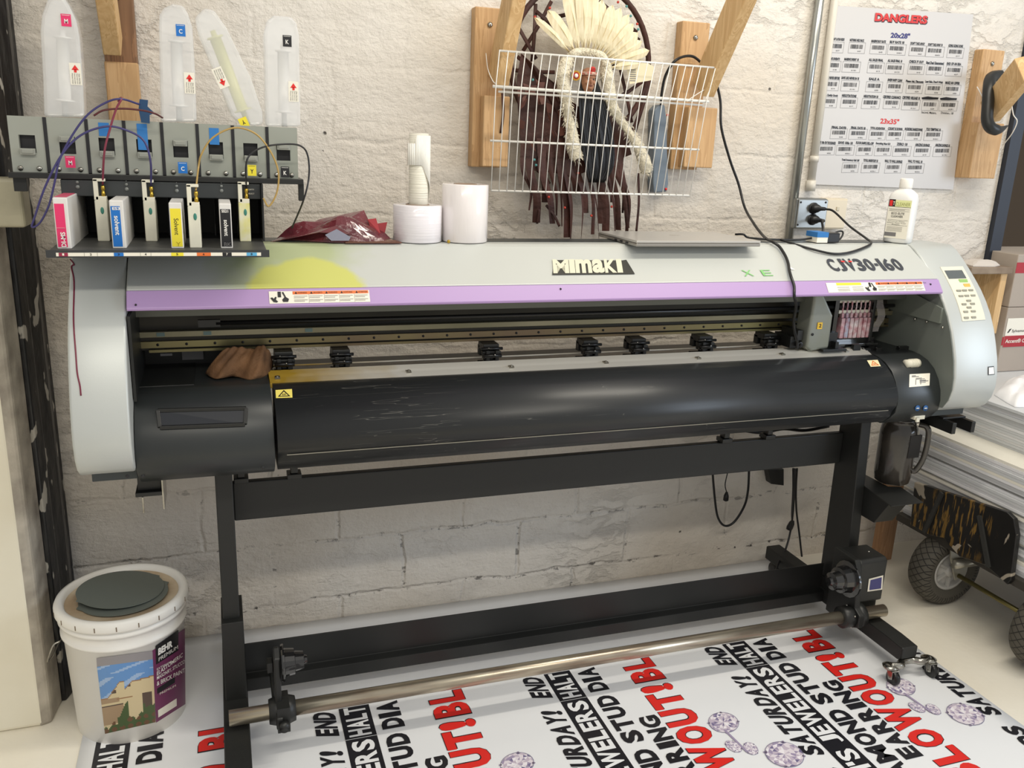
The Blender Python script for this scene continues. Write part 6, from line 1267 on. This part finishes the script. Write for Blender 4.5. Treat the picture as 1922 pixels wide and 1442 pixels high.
o = lump('plastic_wrap', [tuple(at(x, y, Z=ztop))[:2] for x, y in ((1866,742),(1885,722),(1905,716),(1940,712),(1960,735),(1940,765),(1905,765),(1888,756))], ztop, .035, mat('wrap_white', (244, 244, 246), .4, bump=.3, bscale=30), seed=8, amp=.5, N=40, K=8); tag(o, 'crumpled white wrapping lying on top of the board stack', 'wrapping')
# cartons on the far side of the stack
def carton(x0, y0, z0, h_, label, text=False, band=(.3,.55)):
    t = thing('carton', label, 'carton', (x0+.25, y0+.1, z0), 'paper cartons')
    mb = MB(); mb.box(x0, x0+.55, y0, y0+.25, z0, z0+h_); build('box', mb, mat('carton_tan', (172, 160, 148), .7, var=(164, 152, 140), vscale=3), t, bevel=.003)
    mb = MB(); mb.box(x0, x0+.55, y0-.0008, y0, z0+h_*band[0], z0+h_*band[1]); build('red_band', mb, mat('carton_red', (168, 32, 44), .5), t)
    if text:
        a = at(1890, 598, Y=y0-.001); b_ = at(1890, 650, Y=y0-.001); X_ = at(1884, 640, Y=y0-.001).x
        mb = MB(); mb.box(X_, X_+.19, y0-.0016, y0-.0008, b_.z-.003, a.z); mb.m = 1; mb.box(X_, X_+.19, y0-.0022, y0-.0016, b_.z-.003, b_.z+.040); mb.m = 0; mb.text('Accent® Opaque', (X_+.006, y0-.0028, b_.z+.008), (1,0,0), (0,0,1), .15, .020, .015); mb.m = 2; mb.text('Sylvamo', (X_+.030, y0-.0026, b_.z+.050), (1,0,0), (0,0,1), .060, .014, .0); mb.add([(X_+.008,y0-.0026,b_.z+.052),(X_+.014,y0-.0026,b_.z+.052),(X_+.026,y0-.0026,b_.z+.068),(X_+.016,y0-.0026,b_.z+.066)], [(0,1,2,3)]); build('label', mb, [M_label, mat('carton_red', (168, 32, 44), .5), M_ink], t)
    return t
YC2 = -.135
zsp = at(1890, 577, Y=YC2).z
carton(3.07, YC2, ztop+.0005, zsp-ztop-.002, 'lower beige paper carton on the board stack, with a red labelled stripe', True, (.42,.55))
zt2 = at(1890, 478, Y=YC2).z; za, zb_ = at(1900,513,Y=YC2).z, at(1900,493,Y=YC2).z; hh = zt2-zsp
carton(3.07, YC2, zsp, hh, 'upper beige paper carton on the lower one, plain red stripe', False, ((za-zsp)/hh, (zb_-zsp)/hh))
# little wooden shelf at the wall end
t = thing('wall_ledge', 'small rough wooden ledge behind the right end cover of the printer', 'wooden ledge', (2.95, -.08, 1.13))
mb = MB(); mb.box(2.84, 3.035, -.155, -.002, 1.125, 1.150); build('ledge_board', mb, mat('rough_wood', (150, 134, 116), .8, var=(122, 104, 88), vscale=18), t, bevel=.003)
mb = MB(); mb.box(3.000, 3.03, -.14, -.002, .90, 1.125); build('ledge_leg', mb, M_pine2, t, bevel=.002)
P = lump('paper_scrap', [(2.86,-.14),(2.95,-.15),(3.01,-.12),(3.00,-.05),(2.9,-.03)], 1.1505, .012, mat('scrap', (206, 198, 190), .7), seed=3, N=24, K=4, flat=True, amp=.7); tag(P, 'crumpled paper scrap on the small wooden ledge', 'paper')
